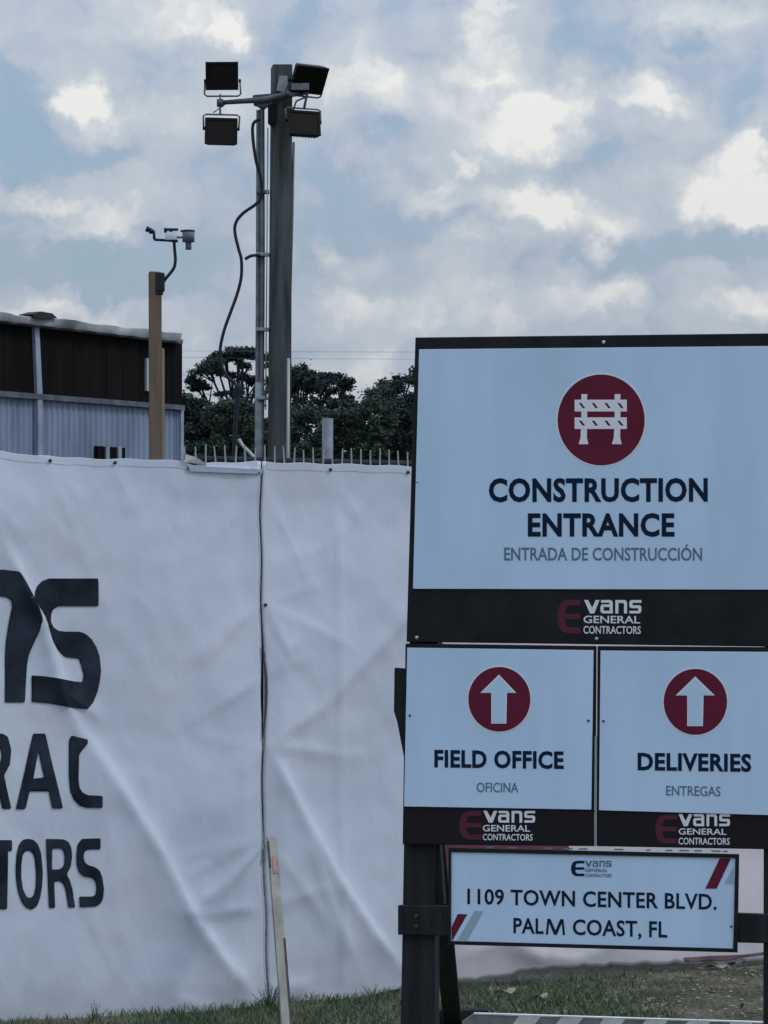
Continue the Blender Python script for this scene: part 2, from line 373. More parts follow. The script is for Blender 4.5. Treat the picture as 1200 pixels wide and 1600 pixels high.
def ground():
    xs = [-900, -400, -150, -60, -25, -12, -6] + [-4 + 0.08 * i for i in range(101)] + [6, 12, 25, 60, 150, 400, 900]
    ys = [-300, -100, -30, -5, 3, 7, 9] + [10 + 0.08 * i for i in range(88)] + [18, 21, 26, 40, 70, 120, 200, 400, 900, 1600]
    v = [Vector((x, y, gh(x, y))) for y in ys for x in xs]; n = len(xs)
    f = [[j * n + i, j * n + i + 1, (j + 1) * n + i + 1, (j + 1) * n + i] for j in range(len(ys) - 1) for i in range(n - 1)]
    m = bpy.data.materials.new('soil_and_turf'); m.use_nodes = True; nt = m.node_tree; N = nt.nodes; L = nt.links; b = N['Principled BSDF']
    b.inputs['Roughness'].default_value = 0.95; b.inputs['Specular IOR Level'].default_value = 0.1
    t = N.new('ShaderNodeTexCoord')
    n1 = N.new('ShaderNodeTexNoise'); n1.inputs['Scale'].default_value = 1.6; n1.inputs['Detail'].default_value = 8; L.new(t.outputs['Object'], n1.inputs[0])
    r1 = N.new('ShaderNodeValToRGB'); r1.color_ramp.elements[0].position = .42; r1.color_ramp.elements[1].position = .6
    r1.color_ramp.elements[0].color = (0.055, 0.065, 0.045, 1); r1.color_ramp.elements[1].color = (0.14, 0.13, 0.115, 1); L.new(n1.outputs[0], r1.inputs[0])
    n2 = N.new('ShaderNodeTexNoise'); n2.inputs['Scale'].default_value = 45; n2.inputs['Detail'].default_value = 6; L.new(t.outputs['Object'], n2.inputs[0])
    r2 = N.new('ShaderNodeValToRGB'); r2.color_ramp.elements[0].position = .3; r2.color_ramp.elements[1].position = .7
    r2.color_ramp.elements[0].color = (.45, .45, .45, 1); r2.color_ramp.elements[1].color = (1.6, 1.55, 1.5, 1); L.new(n2.outputs[0], r2.inputs[0])
    mm = N.new('ShaderNodeMix'); mm.data_type = 'RGBA'; mm.blend_type = 'MULTIPLY'; mm.inputs[0].default_value = 1; L.new(r1.outputs[0], mm.inputs[6]); L.new(r2.outputs[0], mm.inputs[7]); L.new(mm.outputs[2], b.inputs['Base Color'])
    bp = N.new('ShaderNodeBump'); bp.inputs['Strength'].default_value = .8; bp.inputs['Distance'].default_value = .02; L.new(n2.outputs[0], bp.inputs['Height']); L.new(bp.outputs[0], b.inputs['Normal'])
    o = mesh_obj('ground', v, f, m, smooth=True); o['kind'] = 'structure'


ground()

# ------------------------------------------------------------------ far trees
TD = 150.0


def leafcloud(g, c, rx, ry, rz, n, size, flat=0.6):
    for _ in range(n):
        p = Vector((random.gauss(0, .48), random.gauss(0, .48), random.gauss(0, .46)))
        p = c + Vector((p.x * rx, p.y * ry, p.z * rz)); s = size * random.uniform(.6, 1.4)
        a = Vector((random.gauss(0, 1), random.gauss(0, 1), random.gauss(0, flat))).normalized()
        b = a.cross(Vector((random.gauss(0, 1), random.gauss(0, 1), random.gauss(0, 1)))).normalized()
        k = len(g.v); g.v += [p - a * s, p + b * s * .45, p + a * s, p - b * s * .45]; g.f.append([k, k + 1, k + 2, k + 3])


def pine(px, top, halfw, dist, clumps, label, group, leafm, seed, dense=False):
    random.seed(seed)
    s = F / dist; base = Vector(((px - 600) / s, dist, 0)); H = 1.83 + (930 - top) / s; w = halfw / s
    t = thing('pine_tree' if not dense else 'broadleaf_tree', base, label, 'tree', group)
    g = G(); lean = random.uniform(-.3, .3); npt = 9
    path = [base + Vector((lean * (i / npt) ** 2 + .07 * math.sin(i * 1.7 + seed), .05 * math.cos(i), H * .93 * i / npt)) for i in range(npt + 1)]
    r0 = .026 * H if not dense else .02 * H
    g.tube(path, [max(.05, r0 * (1 - .82 * i / npt)) for i in range(npt + 1)], 8); g.obj('trunk', M['bark'], t, True)
    lg = G(); cg = G()
    for (cx, cy, rx, rz, n) in clumps:
        c = Vector(((cx - 600) / s, dist + random.uniform(-w * .5, w * .5), 1.83 + (930 - cy) / s))
        zz = max(.3, min(.92, (c.z / H) - .14)); st = path[int(zz * npt)]
        mid = (st + c) / 2 + Vector((0, 0, -.12 * (c - st).length))
        if not dense or random.random() < .5:
            lg.tube(smoothpath([st, mid, c], 4), [.10 - .008 * i for i in range(9)], 5)
            for _ in range(3):
                e = c + Vector((random.uniform(-1, 1) * rx / s, random.uniform(-1, 1), random.uniform(-.3, .8) * rz / s)); lg.tube([mid * .4 + c * .6, e], [.045, .02], 4)
        n = int(n * (1.9 if not dense else 1.0)); sub = max(3, n // 130)
        for _ in range(sub):
            cc = c + Vector((random.uniform(-.85, .85) * rx / s, random.uniform(-.75, .75) * rx / s, random.uniform(-.6, .6) * rz / s))
            leafcloud(cg, cc, rx / s * .5, rx / s * .5, rz / s * .55, int(n // sub * 1.35), .085 if not dense else .10, .5)
    if lg.v: lg.obj('limbs', M['bark'], t, True)
    o = cg.obj('crown', leafm, t); return t


def dense_clumps(px, top, halfw, bottom=760, n=620):
    out = []; y = top + 14
    while y < bottom:
        f = min(1, .45 + (y - top) / 70.0)
        for k in range(max(2, int(halfw * f / 11))):
            out.append((px + random.uniform(-1, 1) * halfw * f, y + random.uniform(-9, 9), random.uniform(15, 25), random.uniform(11, 18), n))
        y += 17
    return out


pine(378, 540, 85, 150, [(378, 549, 30, 9, 800), (350, 557, 24, 10, 700), (408, 556, 26, 7, 480), (325, 575, 26, 12, 800), (302, 592, 15, 11, 420), (312, 602, 20, 8, 300),
     (338, 566, 14, 6, 160), (380, 572, 12, 8, 300), (388, 590, 16, 11, 420), (362, 585, 8, 9, 120), (432, 572, 16, 10, 360), (420, 590, 14, 9, 300), (368, 612, 12, 12, 300), (345, 612, 20, 6, 200), (400, 615, 18, 8, 260)],
     'tall open pine with flat umbrella crown, behind the loose cable', None, M['leaf'], 3)
pine(462, 566, 45, 148, [(460, 582, 20, 14, 700), (478, 588, 20, 9, 500), (470, 603, 22, 9, 500), (490, 610, 16, 7, 260), (450, 610, 16, 12, 420)],
     'pine crown touching the right edge of the timber light pole', None, M['leaf'], 5)
pine(516, 580, 50, 152, [(514, 590, 22, 9, 650), (498, 600, 17, 9, 420), (535, 600, 16, 10, 480), (543, 618, 10, 12, 330), (512, 612, 18, 8, 260), (522, 628, 16, 7, 240), (500, 626, 14, 7, 200), (546, 636, 12, 7, 220)],
     'round topped pine with sky holes, just right of the timber light pole', None, M['leaf'], 8)
random.seed(21)
DG = 'dark trees massed behind the fence'
for (px, top, hw, dist, lab, lm) in [
        (300, 612, 40, 146, 'dark tree mass at the right end of the office trailer', 'leaf'),
        (352, 618, 42, 143, 'dark tree below the umbrella pine, behind the hanging cable', 'leaf2'),
        (398, 622, 38, 145, 'dark tree hidden mostly by the left conduit of the light pole', 'leaf'),
        (470, 626, 42, 142, 'dark tree low to the right of the timber light pole', 'leaf2'),
        (525, 632, 42, 144, 'dark green tree above the short pale fence post', 'leaf'),
        (575, 618, 40, 141, 'lowest dark green tree in the dip of the skyline', 'leaf2'),
        (622, 592, 38, 146, 'dark tree rising towards the left edge of the large sign', 'leaf'),
        (662, 566, 42, 148, 'taller tree half hidden by the left frame of the large sign', 'leaf2')]:
    pine(px, top, hw, dist, dense_clumps(px, top, hw), lab, DG, M[lm], px, True)
for (px, top, hw, dist) in [(225, 630, 60, 150), (90, 640, 70, 150), (740, 560, 50, 150), (830, 570, 60, 150), (930, 590, 60, 150), (1040, 580, 60, 150), (1150, 600, 60, 150), (-60, 640, 70, 150), (1270, 600, 60, 150)]:
    random.seed(px + 1000)
    cl = [(px + random.uniform(-1, 1) * hw, y + random.uniform(-10, 10), 28, 18, 150) for y in range(top + 20, 760, 22) for _ in range(4)]
    t = pine(px, top, hw, dist, cl, {225: 'dark tree standing behind the right half of the office trailer', 90: 'dark tree standing behind the left half of the office trailer', -60: 'dark tree beyond the left edge of the office trailer in view', 740: 'dark tree behind the left quarter of the large sign', 830: 'dark tree behind the sign just left of the round emblem', 930: 'dark tree directly behind the round barricade emblem', 1040: 'dark tree behind the sign just right of the round emblem', 1150: 'dark tree behind the right quarter of the large sign', 1270: 'dark tree beyond the right edge of the large sign'}[px], 'trees hidden behind the signboard and trailer', M['leaf2'], px + 2000, True)

g = G()
for _ in range(1500):
    x_ = random.uniform(-18, 18); y_ = random.uniform(155, 163); z_ = (random.random() ** .8) * (10.7 + .8 * math.sin(x_ * 1.1) + .5 * math.sin(x_ * 2.7))
    leafcloud(g, Vector((x_, y_, z_)), .8, .8, .6, 60, .17, .5)
o = g.obj('woodland', M['leaf']); tag(o, 'far dark wood closing the gaps behind the nearer trees', 'woodland', kind='stuff')

# two faint overhead wires, held by poles standing outside the picture
for px, lab in ((-160, 'overhead line pole left of the picture beyond the trailer'), (1420, 'overhead line pole right of the picture beyond the sign')):
    b = at(px, 930, 105.0); b.z = 0
    t = thing('utility_pole', b, lab, 'utility pole')
    G().tube([b, b + Vector((0, 0, 10.6))], [.16, .11], 10).obj('pole', M['pole'], t, True)
    G().box(b + Vector((0, 0, 10.2)), .12, 1.8, .12).obj('crossarm', M['pole'], t)
for y0, sag, lab in ((541, 9, 'upper faint overhead wire crossing the sky above the trees'), (548, 13, 'lower faint overhead wire crossing the sky above the trees')):
    pts = []
    for i in range(41):
        u = i / 40; pts.append(at(-160 + 1580 * u, y0 + sag * 4 * u * (1 - u), 105.0))
    g = G().tube(pts, .0045, 4); o = g.obj('overhead_wire', M['steel_dark'], None, loc=pts[0]); tag(o, lab, 'wire', 'overhead wires beyond the fence')

# ------------------------------------------------------------------ office trailer
A = at(283, 930, 24.0); WP = Plane(A, Vector((1.16, 1.9, 0)))
back = -WP.n * 3.0
t = thing('office_trailer', Vector((A.x, A.y, 0)), 'low site office trailer, dark upper cladding over blue grey ribbed metal', 'trailer')
al = WP.a
def wy(y0, slope): return lambda x: y0 + slope * x
roof_top = lambda x: 492 + 0.118 * x + 1.2 * math.sin(x * .11) + .8 * math.sin(x * .043 + 1)
roof_bot = lambda x: 503 + 0.116 * x
dark_bot = lambda x: 612 + 0.079 * x
L0 = -150
# core of the box behind the cladding
G_ = WP.slab([(L0, roof_bot(L0) - 3), (281, roof_bot(281) - 2), (281, 1128), (L0, 1170)], -0.03, -3.0); fix_normals(G_.obj('wall', M['siding'], t))
# end wall sheet of pale corner trim
G_ = WP.slab([(279.5, 640), (284, 640), (284, 1128), (279.5, 1128)], 0.02, -0.05); fix_normals(G_.obj('corner_trim', M['siding_pale'], t))
# dark boards
x = L0; i = 0
while x < 281:
    w = min(13.6 - x * .004, 281.5 - x); x1 = x + w - .25
    if not (45 < x < 48):
        G_ = WP.slab([(x, roof_bot(x)), (x1, roof_bot(x1)), (x1, dark_bot(x1)), (x, dark_bot(x))], 0.02 + (.003 if i % 2 else 0) + random.uniform(0, .002), -0.03)
        fix_normals(G_.obj('cladding_board', M['clad'], t))
    x += w; i += 1
# ledge strip
G_ = WP.slab([(L0, dark_bot(L0) - .5), (281, dark_bot(281) - .5), (281, dark_bot(281) + 7), (L0, dark_bot(L0) + 9)], 0.05, -0.03); fix_normals(G_.obj('ledge', M['ledge'], t))
# ribbed siding sheets
x = L0
while x < 279:
    w = min(27 - x * .012, 280 - x); nx = 12; g = G(); vv = []
    for k in range(nx + 1):
        xx = x + w * k / nx; q = (k % 4); off = 0.0 + (.011 if q in (1, 2) else 0)
        yt = dark_bot(xx) + 8; vv.append(WP.pt(xx, yt, off)); p = WP.pt(xx, yt, off); vv.append(Vector((p.x, p.y, .45)))
    for k in range(nx): g.f.append([2 * k, 2 * k + 1, 2 * k + 3, 2 * k + 2])
    g.v = vv; g.obj('siding_sheet', M['siding'], t); x += w
G_ = WP.slab([(46, 511), (53, 512), (58, 616), (50, 616)], 0.05, -0.03); fix_normals(G_.obj('trim_strip', M['siding_pale'], t))
G_ = WP.slab([(51, 625), (58, 625), (60, 1140), (53, 1140)], 0.05, -0.03); fix_normals(G_.obj('trim_strip', M['siding_pale'], t))
G_ = WP.slab([(L0, roof_bot(L0) - 3.5), (272, roof_bot(272) - 3.5), (272, roof_bot(272) + 3), (L0, roof_bot(L0) + 3)], 0.085, 0.0); fix_normals(G_.obj('gutter', M['ledge'], t))
# roof edge, uneven
g = G(); n = 60
for k in range(n + 1):
    xx = L0 + (264 - L0) * k / n
    for (yy, o_) in ((roof_bot(xx) + 1, .10), (roof_top(xx), .12), (roof_top(xx) - 2.5, .04)): g.v.append(WP.pt(xx, yy, o_ + .01 * math.sin(k * 1.3)))
    p = WP.pt(xx, roof_top(xx) - 2, -3.1); g.v.append(p)
for k in range(n):
    for j in range(3): g.f.append([4 * k + j, 4 * k + j + 1, 4 * (k + 1) + j + 1, 4 * (k + 1) + j])
g.obj('roof', M['roofing'], t, True)
G_ = WP.slab([(26, 492), (40, 488), (58, 491), (66, 499), (50, 500), (30, 498)], 0.14, 0.02); fix_normals(G_.obj('roof_flashing', M['rubber'], t))
for (sx, sy, ln) in ((222, 560, 52),):
    G_ = WP.slab([(sx, sy), (sx + 14, sy + 1), (sx + 14, sy + ln), (sx, sy + ln - 1)], 0.045, 0.02); fix_normals(G_.obj('wall_notice', M['paper'], t))
G_ = WP.slab([(147, 697), (190, 700), (190, 730), (147, 728)], 0.035, 0.0); wf = fix_normals(G_.obj('vent_grille', M['clad'], t))
for xx in (158, 177):
    G_ = WP.slab([(xx, 698), (xx + 5, 698), (xx + 5, 728), (xx, 728)], 0.05, 0.03); fix_normals(G_.obj('slat', M['siding_pale'], wf))
for xx in range(-120, 270, 60):
    p = WP.pt(xx, 900, -.3); G().box((p.x, p.y, .22), .4, .4, .44).obj('pier_block', M['galv_dark'], t)

# ------------------------------------------------------------------ wooden post with weather station
PD = 17.0
b = at(244, 930, PD); b.z = 0
t = thing('timber_post', b, 'slim yellow timber post in front of the trailer, carrying the weather station', 'post')
PP = Plane(at(244, 800, PD), Vector((1, .25, 0)))
b0 = at(242, 1000, PD); b0.z = 0
fix_normals(PP.slab([(232.5, 426), (234, 424), (250.5, 425), (252, 428), (253, 1440), (237, 1440)], .016, -.016).obj('post', M['pine_post'], t, bevel=.004))
fix_normals(PP.slab([(252.5, 543), (256.5, 546), (260, 1440), (253.5, 1440)], .01, -.02).obj('side_board', M['pine_pale'], t))
WSD = PD - .12
ws = thing('weather_station', at(254, 447, WSD), 'small weather station on a bent black arm atop the yellow post', 'weather station')
p = lambda x, y: at(x, y, WSD)
G().tube(smoothpath([p(249, 452), p(257, 438), p(265, 428), p(272, 418), p(274, 406), p(273, 392), p(272, 377)], 4), .0088, 8).obj('arm', M['rubber'], ws, True)
g = G().box(p(250, 441), .05, .07, .10).box(p(249, 452), .04, .06, .06); g.obj('bracket', M['rubber'], ws, bevel=.004)
G().tube([p(241, 374.5), p(260, 375.5), p(278, 377)], .0075, 8).obj('crossbar', M['rubber'], ws, True)
cup = G().tube([p(241, 374), p(240.5, 361)], .008, 8); cup.tube([p(240.5, 361), p(233, 357)], .006, 6)
for (cx, cy) in ((232.5, 359), (238, 362)):
    c = p(cx, cy); cup.tube([c + Vector((-.014, 0, .006)), c + Vector((0, 0, 0)), c + Vector((.014, 0, -.004))], [.017, .014, .004], 8)
cup.obj('cup_anemometer', M['rubber'], ws, True)
G().box(p(267.5, 370), .062, .06, .038).tube([p(262, 368), p(276, 369)], .022, 10).obj('sensor_housing', M['white_plastic'], ws, True, bevel=.002)
G().box(p(268, 358.8), .072, .03, .012).tube([p(267, 360), p(267, 369)], .007, 8).obj('vane', M['rubber'], ws)
vv = G().box(p(258.5, 360), .016, .01, .026); vv.obj('vane_fin', M['rubber'], ws)
g = G().tube([p(294.5, 361), p(294.5, 378)], .034, 14).tube([p(294.5, 378), p(294.5, 390)], .017, 10); g.obj('rain_gauge', M['weather'], ws, True)
G().tube([p(294.5, 359.8), p(294.5, 362.2)], .036, 14).tube([p(282, 361), p(294, 361)], .006, 6).obj('gauge_rim', M['rubber'], ws)
G().box(p(282, 371), .05, .02, .01).obj('gauge_arm', M['weather'], ws)

# ------------------------------------------------------------------ light pole
LD = 20.0
b = at(434, 930, LD); b.z = 0
t = thing('light_pole', b, 'tall square dark timber pole carrying four black floodlights, conduits strapped along it', 'light pole')
LP = Plane(at(438, 600, LD), Vector((1, .12, 0)))
fix_normals(LP.slab([(424.5, 104), (426, 103), (454, 103), (455.5, 104), (451, 1370), (414, 1370)], .07, -.07).obj('pole', M['pole'], t, bevel=.006))
q = lambda x, y, d=0: at(x, y, LD + d)
G().tube([q(403.5, 172), q(403, 400), q(402, 600), q(399, 1365)], .0135, 10).obj('conduit', M['galv_dark'], t, True)
G().tube([q(409.5, 168), q(410, 400), q(409, 600), q(406, 1365)], .0165, 10).obj('conduit', M['galv_dark'], t, True)
G().tube([q(418.5, 200, -.09), q(417, 400, -.09), q(415, 640, -.09)], .0042, 6).obj('tie_wire', M['wire'], t, True)
g = G()
g.tube([q(406, 598), q(405.5, 640), q(403, 1365)], .031, 12); g.obj('riser_pipe', M['galv'], t, True)
G().tube([q(459, 222, -.02), q(457, 330, -.02), q(452.5, 500, -.05)], .0085, 8).obj('conduit', M['galv_dark'], t, True)
G().tube([q(450.5, 560, -.09), q(449.5, 760, -.09), q(446, 1365, -.09)], .011, 8).obj('conduit', M['wire'], t, True)
for (yy) in (300, 398, 515, 622):
    G().box(q(410.5, yy, -.03), .085, .07, .022).obj('strap_clamp', M['galv'] if yy != 300 else M['galv_dark'], t, bevel=.003)
G().tube(smoothpath([q(383, 405, -.1), q(393, 399.5, -.1), q(408, 399, -.05)], 4), .0105, 8).obj('cable_hook', M['rubber'], t, True)
# mounting bracket and arm
G().tube([q(344, 160.5, -.14), q(380, 158, -.13), q(415, 155.5, -.12), q(448, 148, -.12), q(482, 144, -.12)], [.014, .017, .021, .021, .015], 10).obj('arm', M['steel_dark'], t, True)
g = G().tube([q(339, 161, -.14), q(349, 161, -.14)], .026, 14); g.obj('swivel_joint', M['steel_dark'], t, True)
fix_normals(LP.slab([(430, 146), (434, 123), (447, 123), (447, 150)], .11, .07).obj('mount_plate', M['galv'], t, bevel=.002))
fix_normals(LP.slab([(394, 152), (422, 150), (421, 166), (412, 173), (402, 168), (396, 166)], .10, .02).obj('gusset', M['steel_dark'], t, bevel=.002))
fix_normals(LP.slab([(417, 168), (431, 165), (430, 195), (424, 202), (417, 196)], .115, .07).obj('junction_box', M['lamp'], t, bevel=.004))


def floodlight(c, rx, rz, yaw, scale, yoke_down, label):
    """housing 0.22 x 0.185 x 0.07, glass towards local -Y, U yoke on pivots"""
    t = thing('floodlight', c, label, 'floodlight', 'floodlights on the light pole')
    w, h, d = .212, .182, .062
    def loc(g, name, m, par=t, bevel=0, smooth=False):
        me = bpy.data.meshes.new(name); me.from_pydata([tuple(v) for v in g.v], [], g.f); me.update(); me.materials.append(m)
        if smooth:
            for pl in me.polygons: pl.use_smooth = True
        o = bpy.data.objects.new(name, me); COL.objects.link(o); o.parent = par
        if bevel: bb = o.modifiers.new('bevel', 'BEVEL'); bb.width = bevel; bb.segments = 2
        return o
    g = G()
    v = [Vector((sx * w / 2, -d / 2, sz * h / 2)) for sx in (-1, 1) for sz in (-1, 1)] + [Vector((sx * w * .43, d / 2, sz * h * .40)) for sx in (-1, 1) for sz in (-1, 1)]
    g.add(v, [[0, 1, 3, 2], [4, 6, 7, 5], [0, 4, 5, 1], [2, 3, 7, 6], [0, 2, 6, 4], [1, 5, 7, 3]])
    ho = loc(g, 'housing', M['lamp'], bevel=.006)
    fg = G()
    for k in range(9): fg.box((-.076 + .019 * k, d / 2 + .011, 0), .004, .022, h * .72)
    loc(fg, 'cooling_fins', M['lamp'], ho)
    bz = G()
    for sx in (-1, 1): bz.box((sx * (w / 2 - .008), -d / 2 - .004, 0), .016, .008, h)
    for sz in (-1, 1): bz.box((0, -d / 2 - .004, sz * (h / 2 - .008)), w - .032, .008, .016)
    loc(bz, 'bezel', M['lamp'])
    loc(G().box((0, -d / 2 - .0015, 0), w - .034, .003, h - .034), 'glass', M['lens'])
    s = -1 if yoke_down else 1; y = G(); Z = s * (h / 2 + .038)
    for sx in (-1, 1): y.tube([Vector((sx * (w / 2 + .008), 0, s * .03)), Vector((sx * (w / 2 + .012), 0, Z - s * .012)), Vector((sx * (w / 2 - .006), 0, Z))], .0058, 6)
    y.tube([Vector((-w / 2 + .005, 0, Z)), Vector((w / 2 - .005, 0, Z))], .0058, 6)
    loc(y, 'yoke', M['galv_dark'], smooth=True)
    kn = G()
    for sx in (-1, 1): kn.tube([Vector((sx * w / 2, 0, s * .03)), Vector((sx * (w / 2 + .014), 0, s * .03))], .011, 10)
    loc(kn, 'pivot_knob', M['lamp'], smooth=True)
    t.rotation_euler = (rx, rz, yaw); t.scale = (scale,) * 3
    return t


floodlight(q(347.5, 119, -.14), R(8), 0, R(-2), 1.0, True, 'upper floodlight on the left end of the arm, face tipped up')
floodlight(q(345.5, 208, -.14), R(-14), R(1), R(3), 1.0, False, 'lower floodlight on the left end of the arm, hanging face down')
floodlight(q(481, 121, -.2), R(36), R(2), R(24), 1.06, True, 'upper floodlight by the pole top, twisted towards the right')
floodlight(q(474.5, 196, -.2), R(-22), R(2), R(12), .98, False, 'lower floodlight by the pole top, hanging right of the timber')
# thin links joining the lights to the arm
g = G().tube([q(344, 147, -.14), q(344, 178, -.14)], .0065, 6).tube([q(333, 176, -.14), q(352, 163, -.14)], .004, 6); g.obj('light_bracket', M['galv'], t, True)
g = G().tube([q(480, 146, -.2), q(475, 170, -.2)], .0085, 6).tube([q(458, 172, -.2), q(463, 158, -.2), q(482, 150, -.2)], .006, 6).tube([q(448, 148, -.12), q(481, 146, -.2)], .007, 6); g.obj('light_bracket', M['steel_dark'], t, True)
g = G()
g.box(q(469, 135.5, -.25), .115, .02, .045); g.obj('driver_box', M['galv_dark'], t, bevel=.004)

cab = [(407, 186), (396, 193), (395, 214), (400, 251), (408, 281), (408, 305), (401, 318), (380, 333), (369, 347), (367, 363), (373, 390), (377, 405), (377, 432), (371, 458), (361, 486), (350, 517), (344, 547), (347, 573), (356, 590), (368, 602)]
pts = [at(x_, y_, LD - .1) for x_, y_ in cab] + [at(370, 640, LD - .12), at(367, 690, LD - .15), at(366, 760, LD - .2), at(364, 1000, LD - .2), at(362, 1367, LD - .2)]
o = G().tube(smoothpath(pts, 5), .0105, 8).obj('power_cable', M['rubber'], None, True, loc=pts[0]); tag(o, 'loose black cable looping away down the left side of the pole', 'cable')
pts = [at(x_, y_, LD - .27) for x_, y_ in ((372, 600), (371, 625), (369, 650), (367, 690), (366, 730), (365, 900))]
o = G().tube(smoothpath(pts, 4), [.024] * 3 + [.016] * 18, 8).obj('cable_bundle', M['rubber'], None, True, loc=pts[0]); tag(o, 'thick dark bundle hanging before the trees, end of the loose cable', 'cable bundle')
pts = [at(x_, y_, 15.6) for x_, y_ in ((373, 686), (380, 697), (391, 708), (400, 721), (402, 745))]
o = G().tube(smoothpath(pts, 4), .0085, 6).obj('strap', M['strap'], None, True, loc=pts[0]); tag(o, 'short pale strap slanting down to the banner top beside the pole', 'strap')

# ------------------------------------------------------------------ fence
FP = Plane((0.06, 14.16, 0), (1.71, .96, 0))
def fu(px, py=930):            # metres along the fence
    return (FP.pt(px, py) - FP.p).dot(FP.a)
def fxy(u, z, off=0): return FP.p * 1 + FP.a * u + Vector((0, 0, z)) + FP.n * off
t = thing('chain_link_fence', fxy(fu(511), 0), 'galvanised chain link fence whose twisted wire tips show above the banners', 'fence')
U0, U1 = fu(-170), fu(1600)
g = G(); u = U0; k = 0
ZT = 2.500
while u < U1:
    # each wire zigzags down; near the top its end is twisted upright
    zt = ZT if u > fu(284) else 2.36
    lean_ = random.gauss(0, .0035)
    pts = [fxy(u + lean_, zt + random.gauss(0, .006), -.03), fxy(u, zt - .075, -.028)]
    z = zt - .075; sgn = 1
    while z > .06:
        z -= .0254; pts.append(fxy(u + (.0254 if sgn > 0 else 0), z, -.03 + .004 * sgn)); sgn = -sgn
    g.tube(pts, [.0038, .0052] + [.0017] * (len(pts) - 2), 3); u += .0495; k += 1
o = g.obj('chain_link_mesh', M['wire'], t); o['kind'] = 'stuff'
G().tube([fxy(U0, 2.30, -.05), fxy(fu(284), 2.36, -.05), fxy(fu(300), ZT - .060, -.042), fxy(U1, ZT - .060, -.042)], .0135, 10).obj('top_rail', M['rail_dark'], t, True)
for px in (-90, 511, 1290):
    uu = fu(px) + .04; zt = 2.64
    G().tube([fxy(uu, -.1, -.07), fxy(uu, zt, -.07)], .0255, 14).obj('fence_post', M['post_grey'], t, True)

# ------------------------------------------------------------------ banners
TOP = [(-180, 702), (0, 705), (50, 713), (73, 712), (100, 715), (140, 717), (233, 718), (283, 721), (300, 727), (320, 724), (398, 721), (404, 722), (470, 724), (560, 726), (638, 729), (800, 734), (1600, 762)]
BOT = [(-180, 1606), (0, 1598), (155, 1596), (230, 1592), (305, 1585), (388, 1578), (404, 1570), (413, 1569), (460, 1572), (540, 1560), (617, 1546), (690, 1536), (723, 1532), (768, 1528), (826, 1515), (925, 1509), (1065, 1504), (1190, 1498), (1600, 1466)]


def interp(T, x):
    for (a, b), (c, d) in zip(T, T[1:]):
        if a <= x <= c: return b + (d - b) * (x - a) / (c - a)
    return T[-1][1] if x > T[-1][0] else T[0][1]


# creases: polyline, amplitude (m), width on its left side, width on its right side (pixels)
CREASES = [
    ([(132, 1150), (190, 1240), (245, 1330), (300, 1440), (350, 1510), (400, 1560)], .030, 62, 13),
    ([(0, 845), (30, 905), (62, 970), (90, 1080), (128, 1150)], .022, 26, 10),
    ([(402, 1318), (350, 1375), (300, 1412)], .014, 10, 26),
    ([(270, 1558), (300, 1572), (340, 1600)], .014, 14, 22),
    ([(60, 960), (100, 1085), (160, 1125)], .012, 14, 14),
    ([(140, 1200), (170, 1330), (185, 1480)], .008, 30, 30),
    ([(404, 1150), (450, 1240), (520, 1370), (575, 1450), (640, 1530)], .026, 40, 12),
    ([(410, 1168), (500, 1105), (600, 1000), (650, 940)], .013, 12, 40),
    ([(408, 940), (425, 980), (448, 1030)], .012, 10, 14),
    ([(420, 880), (500, 860), (560, 800), (600, 745)], .006, 16, 30),
    ([(470, 1290), (505, 1400), (560, 1520)], .012, 34, 14),
    ([(526, 740), (522, 1000), (528, 1300), (530, 1540)], .010, 10, 16),
    ([(335, 975), (320, 1040), (330, 1100)], .004, 14, 20),
    ([(20, 760), (120, 860), (190, 1000)], .004, 30, 30),
    ([(404, 722), (350, 840), (310, 1000)], .004, 30, 20),
    ([(740, 1420), (830, 1490), (900, 1500), (1000, 1440)], .022, 26, 20),
    ([(700, 1500), (780, 1470), (860, 1510)], .012, 20, 20),
    ([(280, 720), (345, 728), (404, 736)], .008, 5, 4),
]

random.seed(31)
for (x_, y_) in ((73, 720), (175, 723), (290, 732), (400, 738), (512, 734), (632, 738), (-60, 716)):      # pulls running down from each grommet
    for k in range(3):
        a_ = R(random.uniform(50, 130)); l_ = random.uniform(60, 210)
        CREASES.append(([(x_, y_), (x_ + math.cos(a_) * l_ * .5 + random.uniform(-6, 6), y_ + math.sin(a_) * l_ * .5), (x_ + math.cos(a_) * l_, y_ + math.sin(a_) * l_)], random.uniform(.003, .006), random.uniform(5, 14), random.uniform(4, 9)))
for y_ in (945, 1060, 1165, 1310, 1420, 1545):                                           # and sideways from each tie of the seam
    for sg in (-1, 1):
        for k in range(2):
            a_ = R(random.uniform(-55, 55)); l_ = random.uniform(60, 180) * sg
            CREASES.append(([(404 + sg * 3, y_), (404 + math.cos(a_) * l_ * .5, y_ + math.sin(a_) * l_ * .5 + random.uniform(-6, 6)), (404 + math.cos(a_) * l_, y_ + math.sin(a_) * l_)], random.uniform(.003, .007), random.uniform(6, 16), random.uniform(4, 9)))
for k in range(16):
    x_, y_ = random.uniform(10, 620), random.uniform(800, 1500); a_ = R(random.choice((55, 62, 118, 70)) + random.uniform(-12, 12)); l_ = random.uniform(70, 170)
    CREASES.append(([(x_, y_), (x_ + math.cos(a_) * l_ * .5 + random.uniform(-8, 8), y_ + math.sin(a_) * l_ * .5), (x_ + math.cos(a_) * l_, y_ + math.sin(a_) * l_)], random.uniform(.002, .0045), random.uniform(6, 18), random.uniform(4, 10)))


